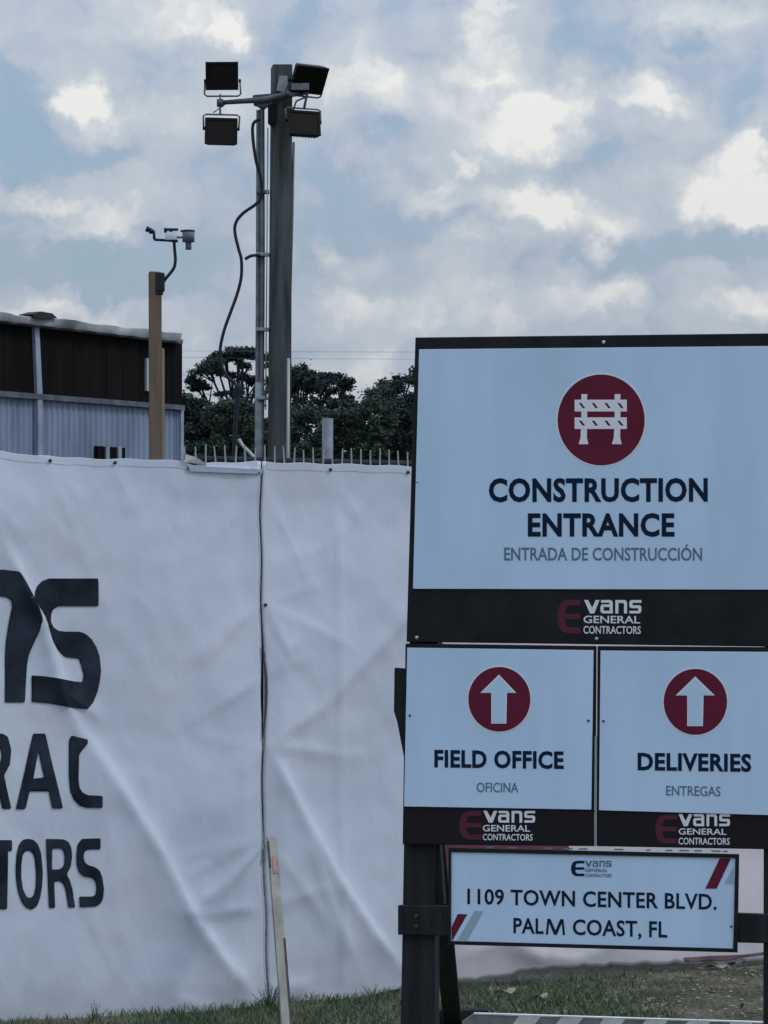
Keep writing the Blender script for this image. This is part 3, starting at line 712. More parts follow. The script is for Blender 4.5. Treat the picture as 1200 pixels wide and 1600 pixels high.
def disp(x, y):
    d = 0.0
    for pl, amp, wl, wr in CREASES:
        best = None; L = len(pl) - 1
        for i in range(L):
            ax, ay = pl[i]; bx, by = pl[i + 1]; vx, vy = bx - ax, by - ay; l2 = vx * vx + vy * vy
            tt = ((x - ax) * vx + (y - ay) * vy) / l2; tc_ = max(0, min(1, tt)); dx, dy = x - ax - vx * tc_, y - ay - vy * tc_
            dd = math.hypot(dx, dy)
            if best is None or dd < best[0]: best = (dd, (vx * dy - vy * dx), (i + tc_) / L)
        if best[0] > 150: continue
        w = wl if best[1] > 0 else wr          # image y points down: positive cross = left-below side
        fade = min(1, 4 * best[2] + .25) * min(1, 4 * (1 - best[2]) + .25)
        d += 1.15 * amp * fade * (.75 * math.exp(-best[0] / w) + .25 * math.exp(-best[0] / (w * .3)))
    d += .030 * noise.noise(Vector((x / 260, y / 300, 1))) + .010 * noise.noise(Vector((x / 90, y / 110, 5))) + .0028 * noise.noise(Vector((x / 26, y / 40, 9)))
    # pulled flat near the lashed edges
    for e in (404,):
        if abs(x - e) < 30: d *= .35 + .65 * abs(x - e) / 30
    top = interp(TOP, x)
    if y - top < 60: d *= .3 + .7 * max(0, (y - top)) / 60
    return .03 + d


def fpt(x, y, off=0.0):
    return FP.pt(x, y, disp(x, y) + off)


def seam(y):                    # where the two sheets meet: an opening gapes in the middle
    return 404 + (0 if y < 960 else 5.5 * math.exp(-((y - 1080) / 55.0) ** 2)) + (0 if y < 1280 else min(9, (y - 1280) * .03)) + .9 * math.sin(y * .045)


def sheet(name, x0, x1, label, left_seam=False, right_seam=False, step=7.0, fabric=None):
    nx = int((x1 - x0) / step); ny = 112
    root = thing(name, fxy(fu((x0 + x1) / 2), 0), label, 'banner', 'white banners lashed to the fence')
    g = G()
    for j in range(ny + 1):
        for i in range(nx + 1):
            x = x0 + (x1 - x0) * i / nx; yt, yb = interp(TOP, x) + .9 * math.sin(x * .09), interp(BOT, x) + 1.5 * math.sin(x * .13) + 1.2 * math.sin(x * .31)
            y = yt + (yb - yt) * j / ny
            if right_seam: xx = x + (seam(y) - 1.6 - 5.5 * math.exp(-((y - 1080) / 55.0) ** 2) * 1.0 - x1) * max(0, 1 - (x1 - x) / 60)
            elif left_seam: xx = x + (seam(y) + .3 - x0) * max(0, 1 - (x - x0) / 60)
            else: xx = x
            g.v.append(fpt(xx, y))
    for j in range(ny):
        for i in range(nx):
            a = j * (nx + 1) + i; g.f.append([a, a + nx + 1, a + nx + 2, a + 1])
    o = g.obj('fabric', fabric or M['banner'], root, True); s = o.modifiers.new('cloth', 'SOLIDIFY'); s.thickness = .0015; s.offset = -1
    # hem along the top
    return root, o


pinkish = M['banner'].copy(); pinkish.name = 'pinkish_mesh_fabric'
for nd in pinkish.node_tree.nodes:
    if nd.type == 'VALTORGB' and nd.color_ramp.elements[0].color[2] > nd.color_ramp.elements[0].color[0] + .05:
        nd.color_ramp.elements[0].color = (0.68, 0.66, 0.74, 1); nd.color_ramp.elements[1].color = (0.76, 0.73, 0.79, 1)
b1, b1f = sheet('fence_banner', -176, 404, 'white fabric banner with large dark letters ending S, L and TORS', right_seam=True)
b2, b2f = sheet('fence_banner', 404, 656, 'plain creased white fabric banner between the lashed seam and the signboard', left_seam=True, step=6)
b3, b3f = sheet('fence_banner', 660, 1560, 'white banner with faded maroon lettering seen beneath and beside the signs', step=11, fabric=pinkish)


def hem(root, x0, x1, T, dy, h):
    g = G(); n = int((x1 - x0) / 9); up = []
    for i in range(n + 1):
        x = x0 + (x1 - x0) * i / n; y = interp(T, x) + dy + .9 * math.sin(x * .09)
        a = fpt(x, y, .0018); bb = fpt(x, y + h, .0014); c = fpt(x, y, .0008); d_ = fpt(x, y + h, .0008); g.v += [a, bb, d_, c]
    for i in range(n):
        k = 4 * i
        for j in range(4): g.f.append([k + j, k + (j + 1) % 4, k + 4 + (j + 1) % 4, k + 4 + j])
    return g.obj('hem', M['banner'], root)


hem(b1, -170, 398, TOP, .5, 11); hem(b2, 412, 655, TOP, .5, 11); hem(b2, 420, 654, BOT, -9, 8)
# folded-over flap by the seam and the lifted corner
g = G(); g.add([fpt(288, 728, .012), fpt(404, 734, .012), fpt(404, 741, .006), fpt(290, 737, .006), fpt(288, 728, .0), fpt(404, 734, .0)], [[0, 3, 2, 1], [0, 1, 5, 4]])
g.obj('folded_flap', M['banner'], b1)
g = G(); g.add([fpt(281, 723, .01), fpt(284, 710.5, .02), fpt(300, 716, .025), fpt(318, 726, .01), fpt(284, 711, .0), fpt(318, 727, -.01)], [[0, 3, 2, 1], [1, 2, 3, 5, 4]])
g.obj('lifted_corner', M['white_ink'], b1)


def grommet(x, y, par, m='bolt_dark', r=.0075):
    c = fpt(x, y, .006); g = G().tube([c - FP.n * .006, c + FP.n * .002], r, 10); return g.obj('grommet', M[m], par, True)


for (x, y) in ((73, 720), (175, 723), (290, 732), (404 - 4, 738)): grommet(x, y, b1)
for (x, y) in ((512, 734), (632, 738), (409, 945)): grommet(x, y, b2)


def banner_shape(name, loops, par, m, off=.0042, cell=5.0, tfm=None):
    tfm = tfm or (lambda x, y: (x / 2.6667, 860 + y / 2.6667))
    loops = [[tfm(*p_) for p_ in l] for l in loops]
    vv, ff = fill2d(loops)
    bm = bmesh.new(); bv = [bm.verts.new(v) for v in vv]
    for f in ff:
        try: bm.faces.new([bv[i] for i in f])
        except ValueError: pass
    x0 = min(v.x for v in vv); x1 = max(v.x for v in vv); y0 = min(v.y for v in vv); y1 = max(v.y for v in vv)
    x = x0 + cell
    while x < x1:
        bmesh.ops.bisect_plane(bm, geom=bm.verts[:] + bm.edges[:] + bm.faces[:], plane_co=(x, 0, 0), plane_no=(1, 0, 0)); x += cell
    y = y0 + cell
    while y < y1:
        bmesh.ops.bisect_plane(bm, geom=bm.verts[:] + bm.edges[:] + bm.faces[:], plane_co=(0, y, 0), plane_no=(0, 1, 0)); y += cell
    bm.verts.index_update()
    v2 = [Vector(v.co) for v in bm.verts]; f2 = [[v.index for v in f.verts] for f in bm.faces]; bm.free()
    V3, F3 = extrude_print(v2, f2, lambda a, b_, o_: fpt(a, b_, o_), .0005, off)
    return fix_normals(mesh_obj(name, V3, F3, m, par, True))


def rnd(loop, it=1):            # cut corners once to soften a traced outline
    for _ in range(it):
        out = []
        for i in range(len(loop)):
            (ax, ay), (bx, by) = loop[i], loop[(i + 1) % len(loop)]
            l = math.hypot(bx - ax, by - ay); k = min(.25, 4.0 / max(l, 1))
            out += [(ax + (bx - ax) * k, ay + (by - ay) * k), (bx - (bx - ax) * k, by - (by - ay) * k)]
        loop = out
    return loop


INK = M['banner_ink']
LET = [
    [[(-200, 80), (0, 80), (60, 88), (92, 135), (120, 185), (145, 235), (158, 290), (150, 335), (130, 385), (112, 430), (103, 480), (97, 560), (93, 632), (10, 632), (12, 450), (16, 380), (26, 300), (38, 235), (33, 208), (15, 195), (-10, 192), (-110, 192), (-110, 632), (-200, 632)]],
    [[(397, 117), (397, 232), (230, 232), (208, 245), (199, 268), (198, 295), (210, 320), (232, 334), (262, 338), (320, 338), (345, 346), (372, 370), (392, 403), (405, 440), (410, 500), (405, 545), (396, 590), (378, 632), (352, 660), (290, 655), (240, 645), (190, 636), (122, 630), (122, 520), (180, 524), (240, 534), (300, 545), (335, 548), (340, 520), (330, 480), (320, 450), (290, 447), (262, 443), (240, 424), (222, 400), (205, 370), (192, 325), (175, 275), (150, 235), (128, 198), (131, 172), (142, 148), (162, 128), (190, 117)]],
    [[(-110, 762), (0, 762), (22, 775), (36, 830), (30, 890), (5, 935), (38, 1075), (0, 1075), (-35, 945), (-70, 945), (-70, 1075), (-110, 1075)], [(-70, 815), (-15, 815), (-5, 850), (-15, 895), (-70, 895)]],
    [[(130, 762), (180, 762), (252, 1073), (208, 1073), (195, 1002), (115, 1002), (98, 1076), (58, 1076)], [(152, 835), (176, 945), (130, 950)]],
    [[(288, 770), (355, 787), (350, 805), (332, 828), (318, 850), (315, 950), (318, 985), (330, 1006), (352, 1018), (410, 1020), (410, 1070), (345, 1070), (318, 1060), (295, 1035), (282, 1000), (277, 930), (278, 810), (280, 785)]],
    [[(-60, 1205), (40, 1205), (40, 1250), (22, 1250), (18, 1492), (-20, 1492), (-20, 1250), (-60, 1250)]],
    [[(110, 1200), (132, 1204), (150, 1222), (163, 1260), (170, 1340), (166, 1400), (158, 1445), (145, 1480), (122, 1495), (98, 1485), (80, 1460), (65, 1420), (57, 1370), (55, 1320), (60, 1260), (72, 1222), (88, 1204)], [(110, 1248), (126, 1254), (137, 1280), (142, 1340), (140, 1400), (132, 1435), (118, 1447), (100, 1440), (86, 1410), (79, 1360), (79, 1310), (84, 1270), (95, 1252)]],
    [[(183, 1200), (255, 1202), (275, 1212), (286, 1235), (290, 1270), (285, 1315), (268, 1347), (282, 1375), (292, 1410), (303, 1485), (275, 1485), (265, 1415), (256, 1388), (240, 1375), (217, 1378), (220, 1487), (195, 1487), (190, 1345)], [(208, 1240), (245, 1240), (256, 1252), (260, 1280), (257, 1312), (240, 1327), (208, 1328)]],
    [[(405, 1197), (405, 1243), (355, 1243), (340, 1252), (336, 1275), (342, 1298), (356, 1309), (385, 1318), (402, 1332), (413, 1360), (420, 1410), (417, 1445), (408, 1467), (390, 1480), (322, 1484), (320, 1440), (372, 1440), (387, 1432), (390, 1405), (386, 1378), (372, 1362), (335, 1355), (318, 1337), (309, 1305), (308, 1270), (312, 1225), (330, 1200)]],
]
for loops in LET:
    banner_shape('letter', [rnd(l) for l in loops], b1, INK)
idn = lambda x, y: (x, y)
for l in ([(684, 1250), (900, 1258), (900, 1290), (735, 1288), (735, 1310), (880, 1312), (880, 1345), (735, 1345), (737, 1372), (900, 1374), (900, 1384), (700, 1379), (684, 1376)],):
    banner_shape('letter', [l], b3, M['banner_red'], tfm=idn, cell=16)
banner_shape('printed_stripe', [[(1062, 1495), (1100, 1492), (1150, 1490), (1188, 1485), (1188, 1489), (1150, 1494), (1130, 1499), (1064, 1502)]], b3, M['banner_dim'], tfm=idn, cell=16)

# lashing down the seam
pts = [fpt(seam(y) - .3 + .7 * noise.noise(Vector((y * .11, 0, 0))) * 2, y, .007) for y in range(736, 1570, 5)]
o = G().tube(pts, .0014, 5).obj('lashing_cord', M['cord'], None, True, loc=pts[0]); tag(o, 'thin dark cord lacing the seam between the two white banners', 'cord')
# near-black post behind the gaping seam, there so the slit shows dark
G().tube([fxy(fu(407), 0, -.02), fxy(fu(407), 2.42, -.02)], .02, 10).obj('fence_post', M['clad'], t, True)
ys = [1008 + 3 * i for i in range(49)]
g = G()
for i, y in enumerate(ys):
    k = math.sin(math.pi * i / 48.0); cx = 403.5 + 5.5 * k
    g.v += [fpt(cx - .3 - 1.7 * k, y, .009), fpt(cx + .3 + 1.4 * k, y, .009)]
for i in range(len(ys) - 1): g.f.append([2 * i, 2 * i + 2, 2 * i + 3, 2 * i + 1])
o = g.obj('seam_gap_shade', M['cord'], b2); so_ = o.modifiers.new('cloth', 'SOLIDIFY'); so_.thickness = .004  # dark strip over the fabric, painting the shade inside the open slit

# ------------------------------------------------------------------ leaning stake
s0 = at(419, 1309, 13.62); s1 = at(424, 1306, 13.6); 
g = G(); top = at(424.5, 1309, 13.55); foot = at(450, 1640, 12.85); foot.z = -.05
axis = (top - foot).normalized(); side = Vector((1, .3, 0)); side = (side - axis * side.dot(axis)).normalized(); dep = axis.cross(side)
t = thing('wooden_stake', Vector((foot.x, foot.y, 0)), 'thin weathered wooden stake leaning against the banner seam', 'stake')
c = (top + foot) / 2; g.box(c, .043, .022, (top - foot).length, (side, dep, axis)); g.obj('stake', M['stake'], t, bevel=.003)
G().box(top - axis * .10 - side * .0205 - dep * .012, .009, .004, .14, (side, dep, axis)).obj('dark_edge', M['stake_dark'], t)  # narrow dark strip on the left edge near the top
G().box(top - axis * .82 + side * .019 - dep * .0125, .008, .004, .56, (side, dep, axis)).obj('dark_edge', M['stake_dark'], t)  # longer dark strip on the right edge, lower down
G().box(top - axis * .155 + side * .004 - dep * .0125, .022, .003, .09, (side, dep, axis)).obj('orange_paint_mark', mat('faded_orange_paint', (.33, .17, .15), .8, var=.2, scale=30), t)
pts = [top + Vector((0, -.01, .004)), fpt(412, 1313, .012), fpt(408, 1325, .01), fpt(404, 1345, .009)]
o = G().tube(smoothpath(pts, 4), .0045, 6).obj('tie_cord', M['galv'], None, True, loc=pts[0]); tag(o, 'short pale cord tying the leaning stake to the banner seam', 'cord')

# ------------------------------------------------------------------ signboard
SG = Plane(at(940, 800, 10.0), (math.cos(R(10.5)), -math.sin(R(10.5)), 0))
sb = SG.pt(940, 930); sb.z = 0
t = thing('sign_frame', sb, 'black timber frame of two posts, rail and back braces holding the signs', 'sign frame')
fix_normals(SG.slab([(650, 535), (690, 535), (677, 1320), (677, 1818), (619, 1816), (628, 1320)], -.035, -.125).obj('post', M['blackwood'], t, bevel=.004))
fix_normals(SG.slab([(1196, 535), (1230, 535), (1250, 1320), (1250, 1830), (1191, 1828), (1192, 1320)], -.035, -.125).obj('post', M['blackwood'], t, bevel=.004))
fix_normals(SG.slab([(621, 1415), (940, 1420), (1262, 1431), (1262, 1476), (940, 1468), (621, 1461)], -.006, -.034).obj('rail', M['blackwood'], t, bevel=.003))
# inner packing board beside the left post
fix_normals(SG.slab([(677, 1318), (683, 1318), (690, 1416), (677, 1416)], -.05, -.10).obj('packing_board', M['blackwood'], t))


def beam(a, b, w, h, name, m, par):
    ax = (b - a).normalized(); sd = Vector((1, 0, 0)); sd = (sd - ax * sd.dot(ax)).normalized(); up = ax.cross(sd)
    return G().box((a + b) / 2, w, h, (b - a).length, (sd, up, ax)).obj(name, m, par, bevel=.004)


bt = SG.pt(640, 1045, -.15); bf = at(708, 1602, 13.1); bf.z = 0.0
beam(bt + (bt - bf).normalized() * .05, bf, .075, .038, 'back_brace', M['blackwood'], t)
bt2 = SG.pt(1222, 1045, -.15); bf2 = at(1228, 1602, 13.1); bf2.z = 0.0
beam(bt2, bf2, .075, .038, 'back_brace', M['blackwood'], t)
fix_normals(SG.slab([(613, 1044), (640, 1046), (640, 1200), (628, 1185), (617, 1128), (612, 1112)], -.04, -.08).obj('gusset_board', M['blackwood'], t))
# ground stake for the brace foot
G().box(Vector((bf.x + .04, bf.y, .03)), .22, .08, .09).obj('foot_block', M['blackwood'], t, bevel=.006)

for (x, y) in ((650, 1432), (650, 1448), (1221, 1446), (1221, 1462)):
    c = SG.pt(x, y, -.006); G().tube([c, c + SG.n * .004, c + SG.n * .006], [.0075, .007, .004], 8).obj('bolt', M['bolt_dark'], t, True)
CAP = {}


def text_on(panel, body, quad, m, bold=.0, space=1.0, off=.0012, name='lettering'):
    if bold not in CAP: CAP[bold] = capheight(bold)
    vv, ff = text2d(body, bold, space); y0, y1 = CAP[bold]
    v2 = quadmap(vv, quad, y0, y1)
    V3, F3 = extrude_print(v2, ff, lambda a, b_, o_: SG.pt(a, b_, o_ + BASE), 0.0, off)
    return fix_normals(mesh_obj(name, V3, F3, m, panel))


def shape_on(panel, loops, m, off=.0012, name='printed_shape'):
    vv, ff = fill2d(loops); V3, F3 = extrude_print(vv, ff, lambda a, b_, o_: SG.pt(a, b_, o_ + BASE), 0.0, off)
    return fix_normals(mesh_obj(name, V3, F3, m, panel))


def ell(cx, cy, rx, ry, n=56): return [(cx + rx * math.cos(2 * math.pi * i / n), cy + ry * math.sin(2 * math.pi * i / n)) for i in range(n)]


E_ = [(1, 1), (.42, 1), (.22, .95), (.08, .82), (0, .62), (0, .38), (.08, .18), (.22, .05), (.42, 0), (1, 0), (1, .17), (.48, .17), (.38, .22), (.34, .32), (.33, .42), (1, .42), (1, .58), (.33, .58), (.34, .68), (.38, .78), (.48, .83), (1, .83)]
V_ = [[(0, 1), (.26, 1), (.52, .42), (.75, 1), (1, 1), (.66, 0), (.38, 0)]]
A_ = [[(.05, 1), (.8, 1), (.95, .93), (1, .8), (1, 0), (.2, 0), (.05, .07), (0, .2), (0, .5), (.06, .63), (.2, .68), (.74, .68), (.74, .80), (.05, .80)], [(.26, .2), (.74, .2), (.74, .48), (.26, .48)]]
N_ = [[(0, 0), (.26, 0), (.26, .78), (.66, .78), (.74, .7), (.74, 0), (1, 0), (1, .8), (.93, .95), (.8, 1), (0, 1)]]
S_ = [[(1, 1), (.2, 1), (.05, .94), (0, .82), (0, .55), (.05, .44), (.18, .39), (.72, .39), (.74, .36), (.74, .23), (.72, .2), (0, .2), (0, 0), (.82, 0), (.95, .06), (1, .2), (1, .46), (.94, .57), (.82, .61), (.28, .61), (.26, .64), (.26, .76), (.28, .79), (1, .79)]]


def logo(panel, ebox, vbox, gbox, cbox, me, mw):
    x0, y0, x1, y1 = ebox
    shape_on(panel, [[(x0 + (x1 - x0) * a, y1 - (y1 - y0) * b_) for a, b_ in E_]], me, name='logo_letter')
    x0, y0, x1, y1 = vbox; w = (x1 - x0)
    for k, (shp, a0, a1) in enumerate(((V_, 0, .27), (A_, .285, .50), (N_, .545, .75), (S_, .79, 1.0))):
        shape_on(panel, [[(x0 + w * (a0 + (a1 - a0) * a), y1 - (y1 - y0) * b_) for a, b_ in l] for l in shp], mw, name='logo_letter')
    for body, (x0, y0, x1, y1) in (('GENERAL', gbox), ('CONTRACTORS', cbox)):
        text_on(panel, body, [(x0, y0), (x1, y0 + .6), (x1, y1 + .6), (x0, y1)], mw, .012, name='logo_lettering')


def bolt(panel, x, y, m='bolt', r=.006):
    c = SG.pt(x, y, BASE); G().tube([c, c + SG.n * .003, c + SG.n * .0045], [r, r * .95, r * .5], 10).obj('bolt', M[m], panel, True)


def inset(q, d):
    cx = sum(p_[0] for p_ in q) / 4; cy = sum(p_[1] for p_ in q) / 4
    return [(x - d * (1 if x > cx else -1), y - d * (1 if y > cy else -1)) for x, y in q]


SIGN_G = None
# --- large sign
cs = thing('construction_entrance_sign', SG.pt(940, 760), 'large pale CONSTRUCTION ENTRANCE sign with round maroon barricade emblem on top of the frame', 'sign')
BASE = 0.0
bk = fix_normals(SG.slab([(648.5, 527), (1243, 520), (1241, 1011), (634.5, 1003)], -.004, -.032).obj('black_backing', M['black'], cs, bevel=.003))
pn = fix_normals(SG.slab([(655, 546), (1235, 540.5), (1234, 921.5), (645.5, 920)], .003, -.004).obj('white_panel', M['panel'], cs, bevel=.001))
BASE = .003
shape_on(pn, [ell(939.5, 656.2, 70.3, 73.3)], M['white_ink'], .0008, 'emblem_rim')
BASE = .0038
em = shape_on(pn, [ell(939.5, 656.2, 68, 71)], M['maroon'], .0008, 'emblem_disc')
BASE = .0046
K = lambda x, y: (840 + x / 6.0, 560 + y / 6.0)
WI = M['white_ink']
for a in (0, 312):
    shape_on(pn, [[K(412 + a, 336), K(468 + a, 336), K(464 + a, 388), K(412 + a, 388)]], WI, .0008, 'emblem_post')
    shape_on(pn, [[K(412 + a, 498), K(466 + a, 498), K(466 + a, 554), K(412 + a, 554)]], WI, .0008, 'emblem_post')
    shape_on(pn, [[K(408 + a, 662), K(464 + a, 662), K(464 + a, 745), K(478 + a, 805), K(386 + a, 805), K(404 + a, 745)]], WI, .0008, 'emblem_post')
for (y0, y1) in ((388, 498), (554, 662)):
    holes = []
    for xc in (417, 538, 657, 777):
        holes.append([K(xc - 30, y0 + 30), K(xc - 4, y0 + 30), K(xc + 32, y1 - 30), K(xc + 6, y1 - 30)])
    shape_on(pn, [[K(349, y0), K(838, y0), K(838, y1), K(349, y1)]] + holes, WI, .0008, 'emblem_board')
BASE = .003
text_on(pn, 'CONSTRUCTION', [(764, 747.5), (1106, 747), (1106, 784), (764, 784.5)], M['navy'], .034, 1.06)
text_on(pn, 'ENTRANCE', [(825, 802), (1054, 802), (1054, 838.5), (825, 838.5)], M['navy'], .034, 1.06)
text_on(pn, 'ENTRADA DE CONSTRUCCIÓN', [(788, 855.5), (1097, 856), (1097, 876), (788, 875.5)], M['grey_ink'], .012, 1.0)
BASE = -.004
logo(bk, (871, 937, 907, 989.5), (912.5, 937.5, 1002, 958.5), (911.5, 962, 1000, 973.5), (911.5, 978, 1001, 990), M['maroon_dim'], WI)
for (x, y) in ((943, 534.5), (651, 996), (932, 998)): bolt(bk, x, y)
BASE = .003; bolt(pn, 652, 752, r=.004)

# --- lower signs
def lower(name, frame, panel, label, circ, arrow, t1, q1, t2, q2, lg, bolts):
    global BASE
    th = thing(name, SG.pt(frame[0][0] + 150, 1160), label, 'sign')
    bk = fix_normals(SG.slab(frame, -.004, -.030).obj('black_backing', M['blackband'], th, bevel=.003))
    pn = fix_normals(SG.slab(panel, .003, -.004).obj('white_panel', M['panel'], th, bevel=.001))
    cx, cy, rx, ry = circ
    BASE = .003; shape_on(pn, [ell(cx, cy, rx + 1.8, ry + 1.8)], M['white_ink'], .0008, 'emblem_rim')
    BASE = .0038; shape_on(pn, [ell(cx, cy, rx, ry)], M['maroon'], .0008, 'emblem_disc')
    BASE = .0046; tx, ty, hy, hx0, hx1, sx0, sx1, by = arrow
    shape_on(pn, [[(tx, ty), (hx1, hy), (sx1 + 1, hy), (sx1, by), (sx0, by), (sx0, hy), (hx0, hy)]], M['white_ink'], .0008, 'arrow')
    shp = [(tx, ty + 2.5), (hx1 - 4, hy - 1.3), (sx1 - 1, hy - 1.3), (sx1 - 1.6, by - 1.6), (sx0 + 1.6, by - 1.6), (sx0 + 1.6, hy - 1.3), (hx0 + 4, hy - 1.3)]
    BASE = .0054; shape_on(pn, [shp], M['panel'], .0006, 'arrow_fill')
    BASE = .003; text_on(pn, t1, q1, M['navy'], .034, 1.06); text_on(pn, t2, q2, M['grey_ink'], .008, 1.0)
    for (x, y) in bolts: bolt(pn, x, y, 'bolt_dark', .0042)
    BASE = -.004; logo(bk, *lg, M['maroon_dim'], M['white_ink'])
    return th


lower('field_office_sign', [(633, 1005.5), (930.8, 1009.5), (929, 1322.5), (628.5, 1319.5)], [(636.5, 1012), (927.5, 1016), (924, 1265), (631.5, 1260)],
      'pale FIELD OFFICE sign with maroon up arrow disc, lower left of the board', (780.5, 1092.5, 48.5, 50.5), (780, 1054, 1082.5, 751, 807, 768, 791.5, 1130.5),
      'FIELD OFFICE', [(679, 1171.5), (881, 1174), (881, 1201.5), (679, 1199)], 'OFICINA', [(745, 1222.5), (810, 1223), (810, 1238), (745, 1237.5)],
      ((717.5, 1267, 752, 1312), (755, 1267, 836, 1285.5), (754, 1289, 828, 1299), (754, 1303, 832, 1313)), ((640.5, 1118), (919.5, 1126)))
lower('deliveries_sign', [(933.2, 1009.5), (1241, 1011.5), (1239, 1328), (931.6, 1322.5)], [(938.5, 1016.5), (1236, 1019), (1234, 1274.5), (936, 1266)],
      'pale DELIVERIES sign with maroon up arrow disc, lower right of the board', (1086.7, 1096.5, 49.5, 51.5), (1086.5, 1057, 1086.5, 1056, 1117, 1074, 1098.5, 1134.5),
      'DELIVERIES', [(996.5, 1176), (1174, 1178), (1174, 1206), (996.5, 1203.5)], 'ENTREGAS', [(1041, 1227.5), (1126, 1229), (1126, 1244), (1041, 1242.5)],
      ((1024, 1273, 1057.5, 1318), (1060, 1272, 1140.5, 1291), (1060, 1294.5, 1135, 1304), (1060, 1309, 1140, 1319.5)), ((943, 1126.5),))
fix_normals(SG.slab([(929.5, 1150), (932.5, 1150), (931.8, 1266), (928.6, 1266)], .005, -.003).obj('divider_strip', M['alu'], t))
fix_normals(SG.slab([(928.4, 1268), (931.8, 1268), (931.4, 1322), (928.6, 1322)], .0005, -.003).obj('divider_strip', M['alu'], t))

# --- address sign hung below
ad = thing('address_sign', SG.pt(930, 1400), 'small pale address sign in a black frame: 1109 TOWN CENTER BLVD.', 'sign')
o4 = [(702, 1324.5), (1155, 1334.5), (1152.5, 1487.5), (702, 1475)]; i4 = [(706, 1330.5), (1149.5, 1340), (1146, 1481.5), (705.5, 1469.5)]
for a, b_ in ((0, 1), (1, 2), (2, 3), (3, 0)):
    fix_normals(SG.slab([o4[a], o4[b_], i4[b_], i4[a]], .016, -.004).obj('frame_strip', M['black'], ad))
pn = fix_normals(SG.slab(inset(i4, -.8), .010, -.004).obj('white_panel', M['panel'], ad))
BASE = .010
text_on(pn, '1109 TOWN CENTER BLVD.', [(731, 1388), (1120, 1396.5), (1120, 1421), (731, 1412)], M['navy'], .018, 1.04)
text_on(pn, 'PAL', [(803, 1433.5), (850, 1434.7), (850, 1458.8), (803, 1457.5)], M['navy'], .018, 1.04)
x0, x1, y0, y1 = 853.5, 883.5, 1434.9, 1459.6
shape_on(pn, [[(x0 + (x1 - x0) * a, y1 - (y1 - y0) * b_ + .8 * a) for a, b_ in ((0, 0), (.115, 0), (.17, .74), (.43, 0), (.57, 0), (.83, .74), (.885, 0), (1, 0), (.915, 1), (.755, 1), (.5, .27), (.245, 1), (.085, 1))]], M['navy'], name='lettering')
text_on(pn, 'COAST, FL', [(895.5, 1435.8), (1043, 1439.5), (1043, 1464.5), (895.5, 1460.2)], M['navy'], .018, 1.04)
logo(pn, (893, 1344.5, 913.5, 1368.5), (914.5, 1344.5, 956, 1354), (914.5, 1356.5, 950, 1361.5), (914.5, 1364.5, 956, 1369.5), M['navy'], M['grey_ink'])
shape_on(pn, [[(1125, 1340.5), (1142.5, 1341), (1120, 1388), (1102.5, 1388)]], M['maroon'], name='printed_slash')
shape_on(pn, [[(1146.5, 1353), (1146.5, 1381), (1132.5, 1380)]], M['pale_ink'], name='printed_slash')
shape_on(pn, [[(716, 1427.5), (731, 1428), (708, 1468.5), (706.5, 1468), (706.5, 1448)]], M['maroon'], name='printed_slash')
shape_on(pn, [[(742.5, 1422.5), (756, 1423), (731, 1468.5), (715.5, 1468)]], M['pale_ink'], name='printed_slash')
bolt(pn, 1143, 1447, 'bolt_dark', .004)
# worn pale staples along the lower edge of the black band
random.seed(5)
for x in (760, 795, 850, 880, 905, 960, 1010, 1040, 1062, 1085, 1112, 1130):
    w = random.uniform(6, 15); yy = 1321.2 + (x - 700) * .0165 + .8
    fix_normals(SG.slab([(x, yy), (x + w, yy + .2), (x + w, yy + 2), (x, yy + 1.6)], .017, .0165 - .021).obj('worn_edge', M['grey_ink'], ad))

# ------------------------------------------------------------------ striped barricade board on the ground
BP = Plane(at(900, 1590, 11.95), Vector((1, -.13, 0)))
t = thing('barricade_board', BP.pt(900, 1600), 'pale and grey striped barricade board standing on the ground under the signs', 'barricade board')
pb = lambda x: 1583 + (x - 750) * .034
bb = [(722, 1596), (738, 1585), (1300, pb(1300)), (1300, 1668), (722, 1652)]
fix_normals(BP.slab(bb, 0, -.022).obj('board', M['stripe_grey'], t, bevel=.002))
x = 700
while x < 1300:
    w = 34; sh = 46
    qd = [(x + sh, pb(x + sh) + 1), (x + sh + w, pb(x + sh + w) + 1), (x + w, pb(x) + 62), (x, pb(x) + 62)]
    if x + 0 > 700: fix_normals(BP.slab(qd, .0025, .0003).obj('stripe', M['stripe_white'], t))
    x += 66
# worn top edge
fix_normals(BP.slab([(740, 1583), (1300, pb(1300) - 1.5), (1300, pb(1300) + .6), (740, 1585)], .003, -.024).obj('edge_strip', M['stripe_white'], t))

# ------------------------------------------------------------------ grass, litter, weeds
random.seed(11)
def green(x, y):                # how grassy the soil is
    v = .5 + .9 * noise.noise(Vector((x * 1.1, y * 1.3, 2)))
    v += .55 * math.exp(-((x - .85) / .42) ** 2) if x > .2 else .55
    if x > 1.3: v -= .45
    return max(0, min(1, v))


def blades(n, xr, yr, hm, g, mask=True):
    for _ in range(n):
        x = random.uniform(*xr); y = random.uniform(*yr)
        fy = 14.16 + (x - .06) * .561
        if y > fy + .05: continue
        gr = green(x, y)
        if mask and random.random() > gr: continue
        h = hm * random.uniform(.4, 1.25) * (.55 + .6 * gr); a = random.uniform(0, 6.28); w = random.uniform(.0018, .0035)
        l = Vector((random.gauss(0, .35), random.gauss(0, .35), 1)) * h; b_ = Vector((x, y, gh(x, y) - .003)); d = Vector((math.cos(a), math.sin(a), 0)) * w
        k = len(g.v); m_ = b_ + l * .55; tp = b_ + l + Vector((l.x, l.y, -abs(l.x) * .4)) * .4
        g.v += [b_ - d, b_ + d, m_ + d * .7, m_ - d * .7, tp]; g.f += [[k, k + 1, k + 2, k + 3], [k + 3, k + 2, k + 4]]


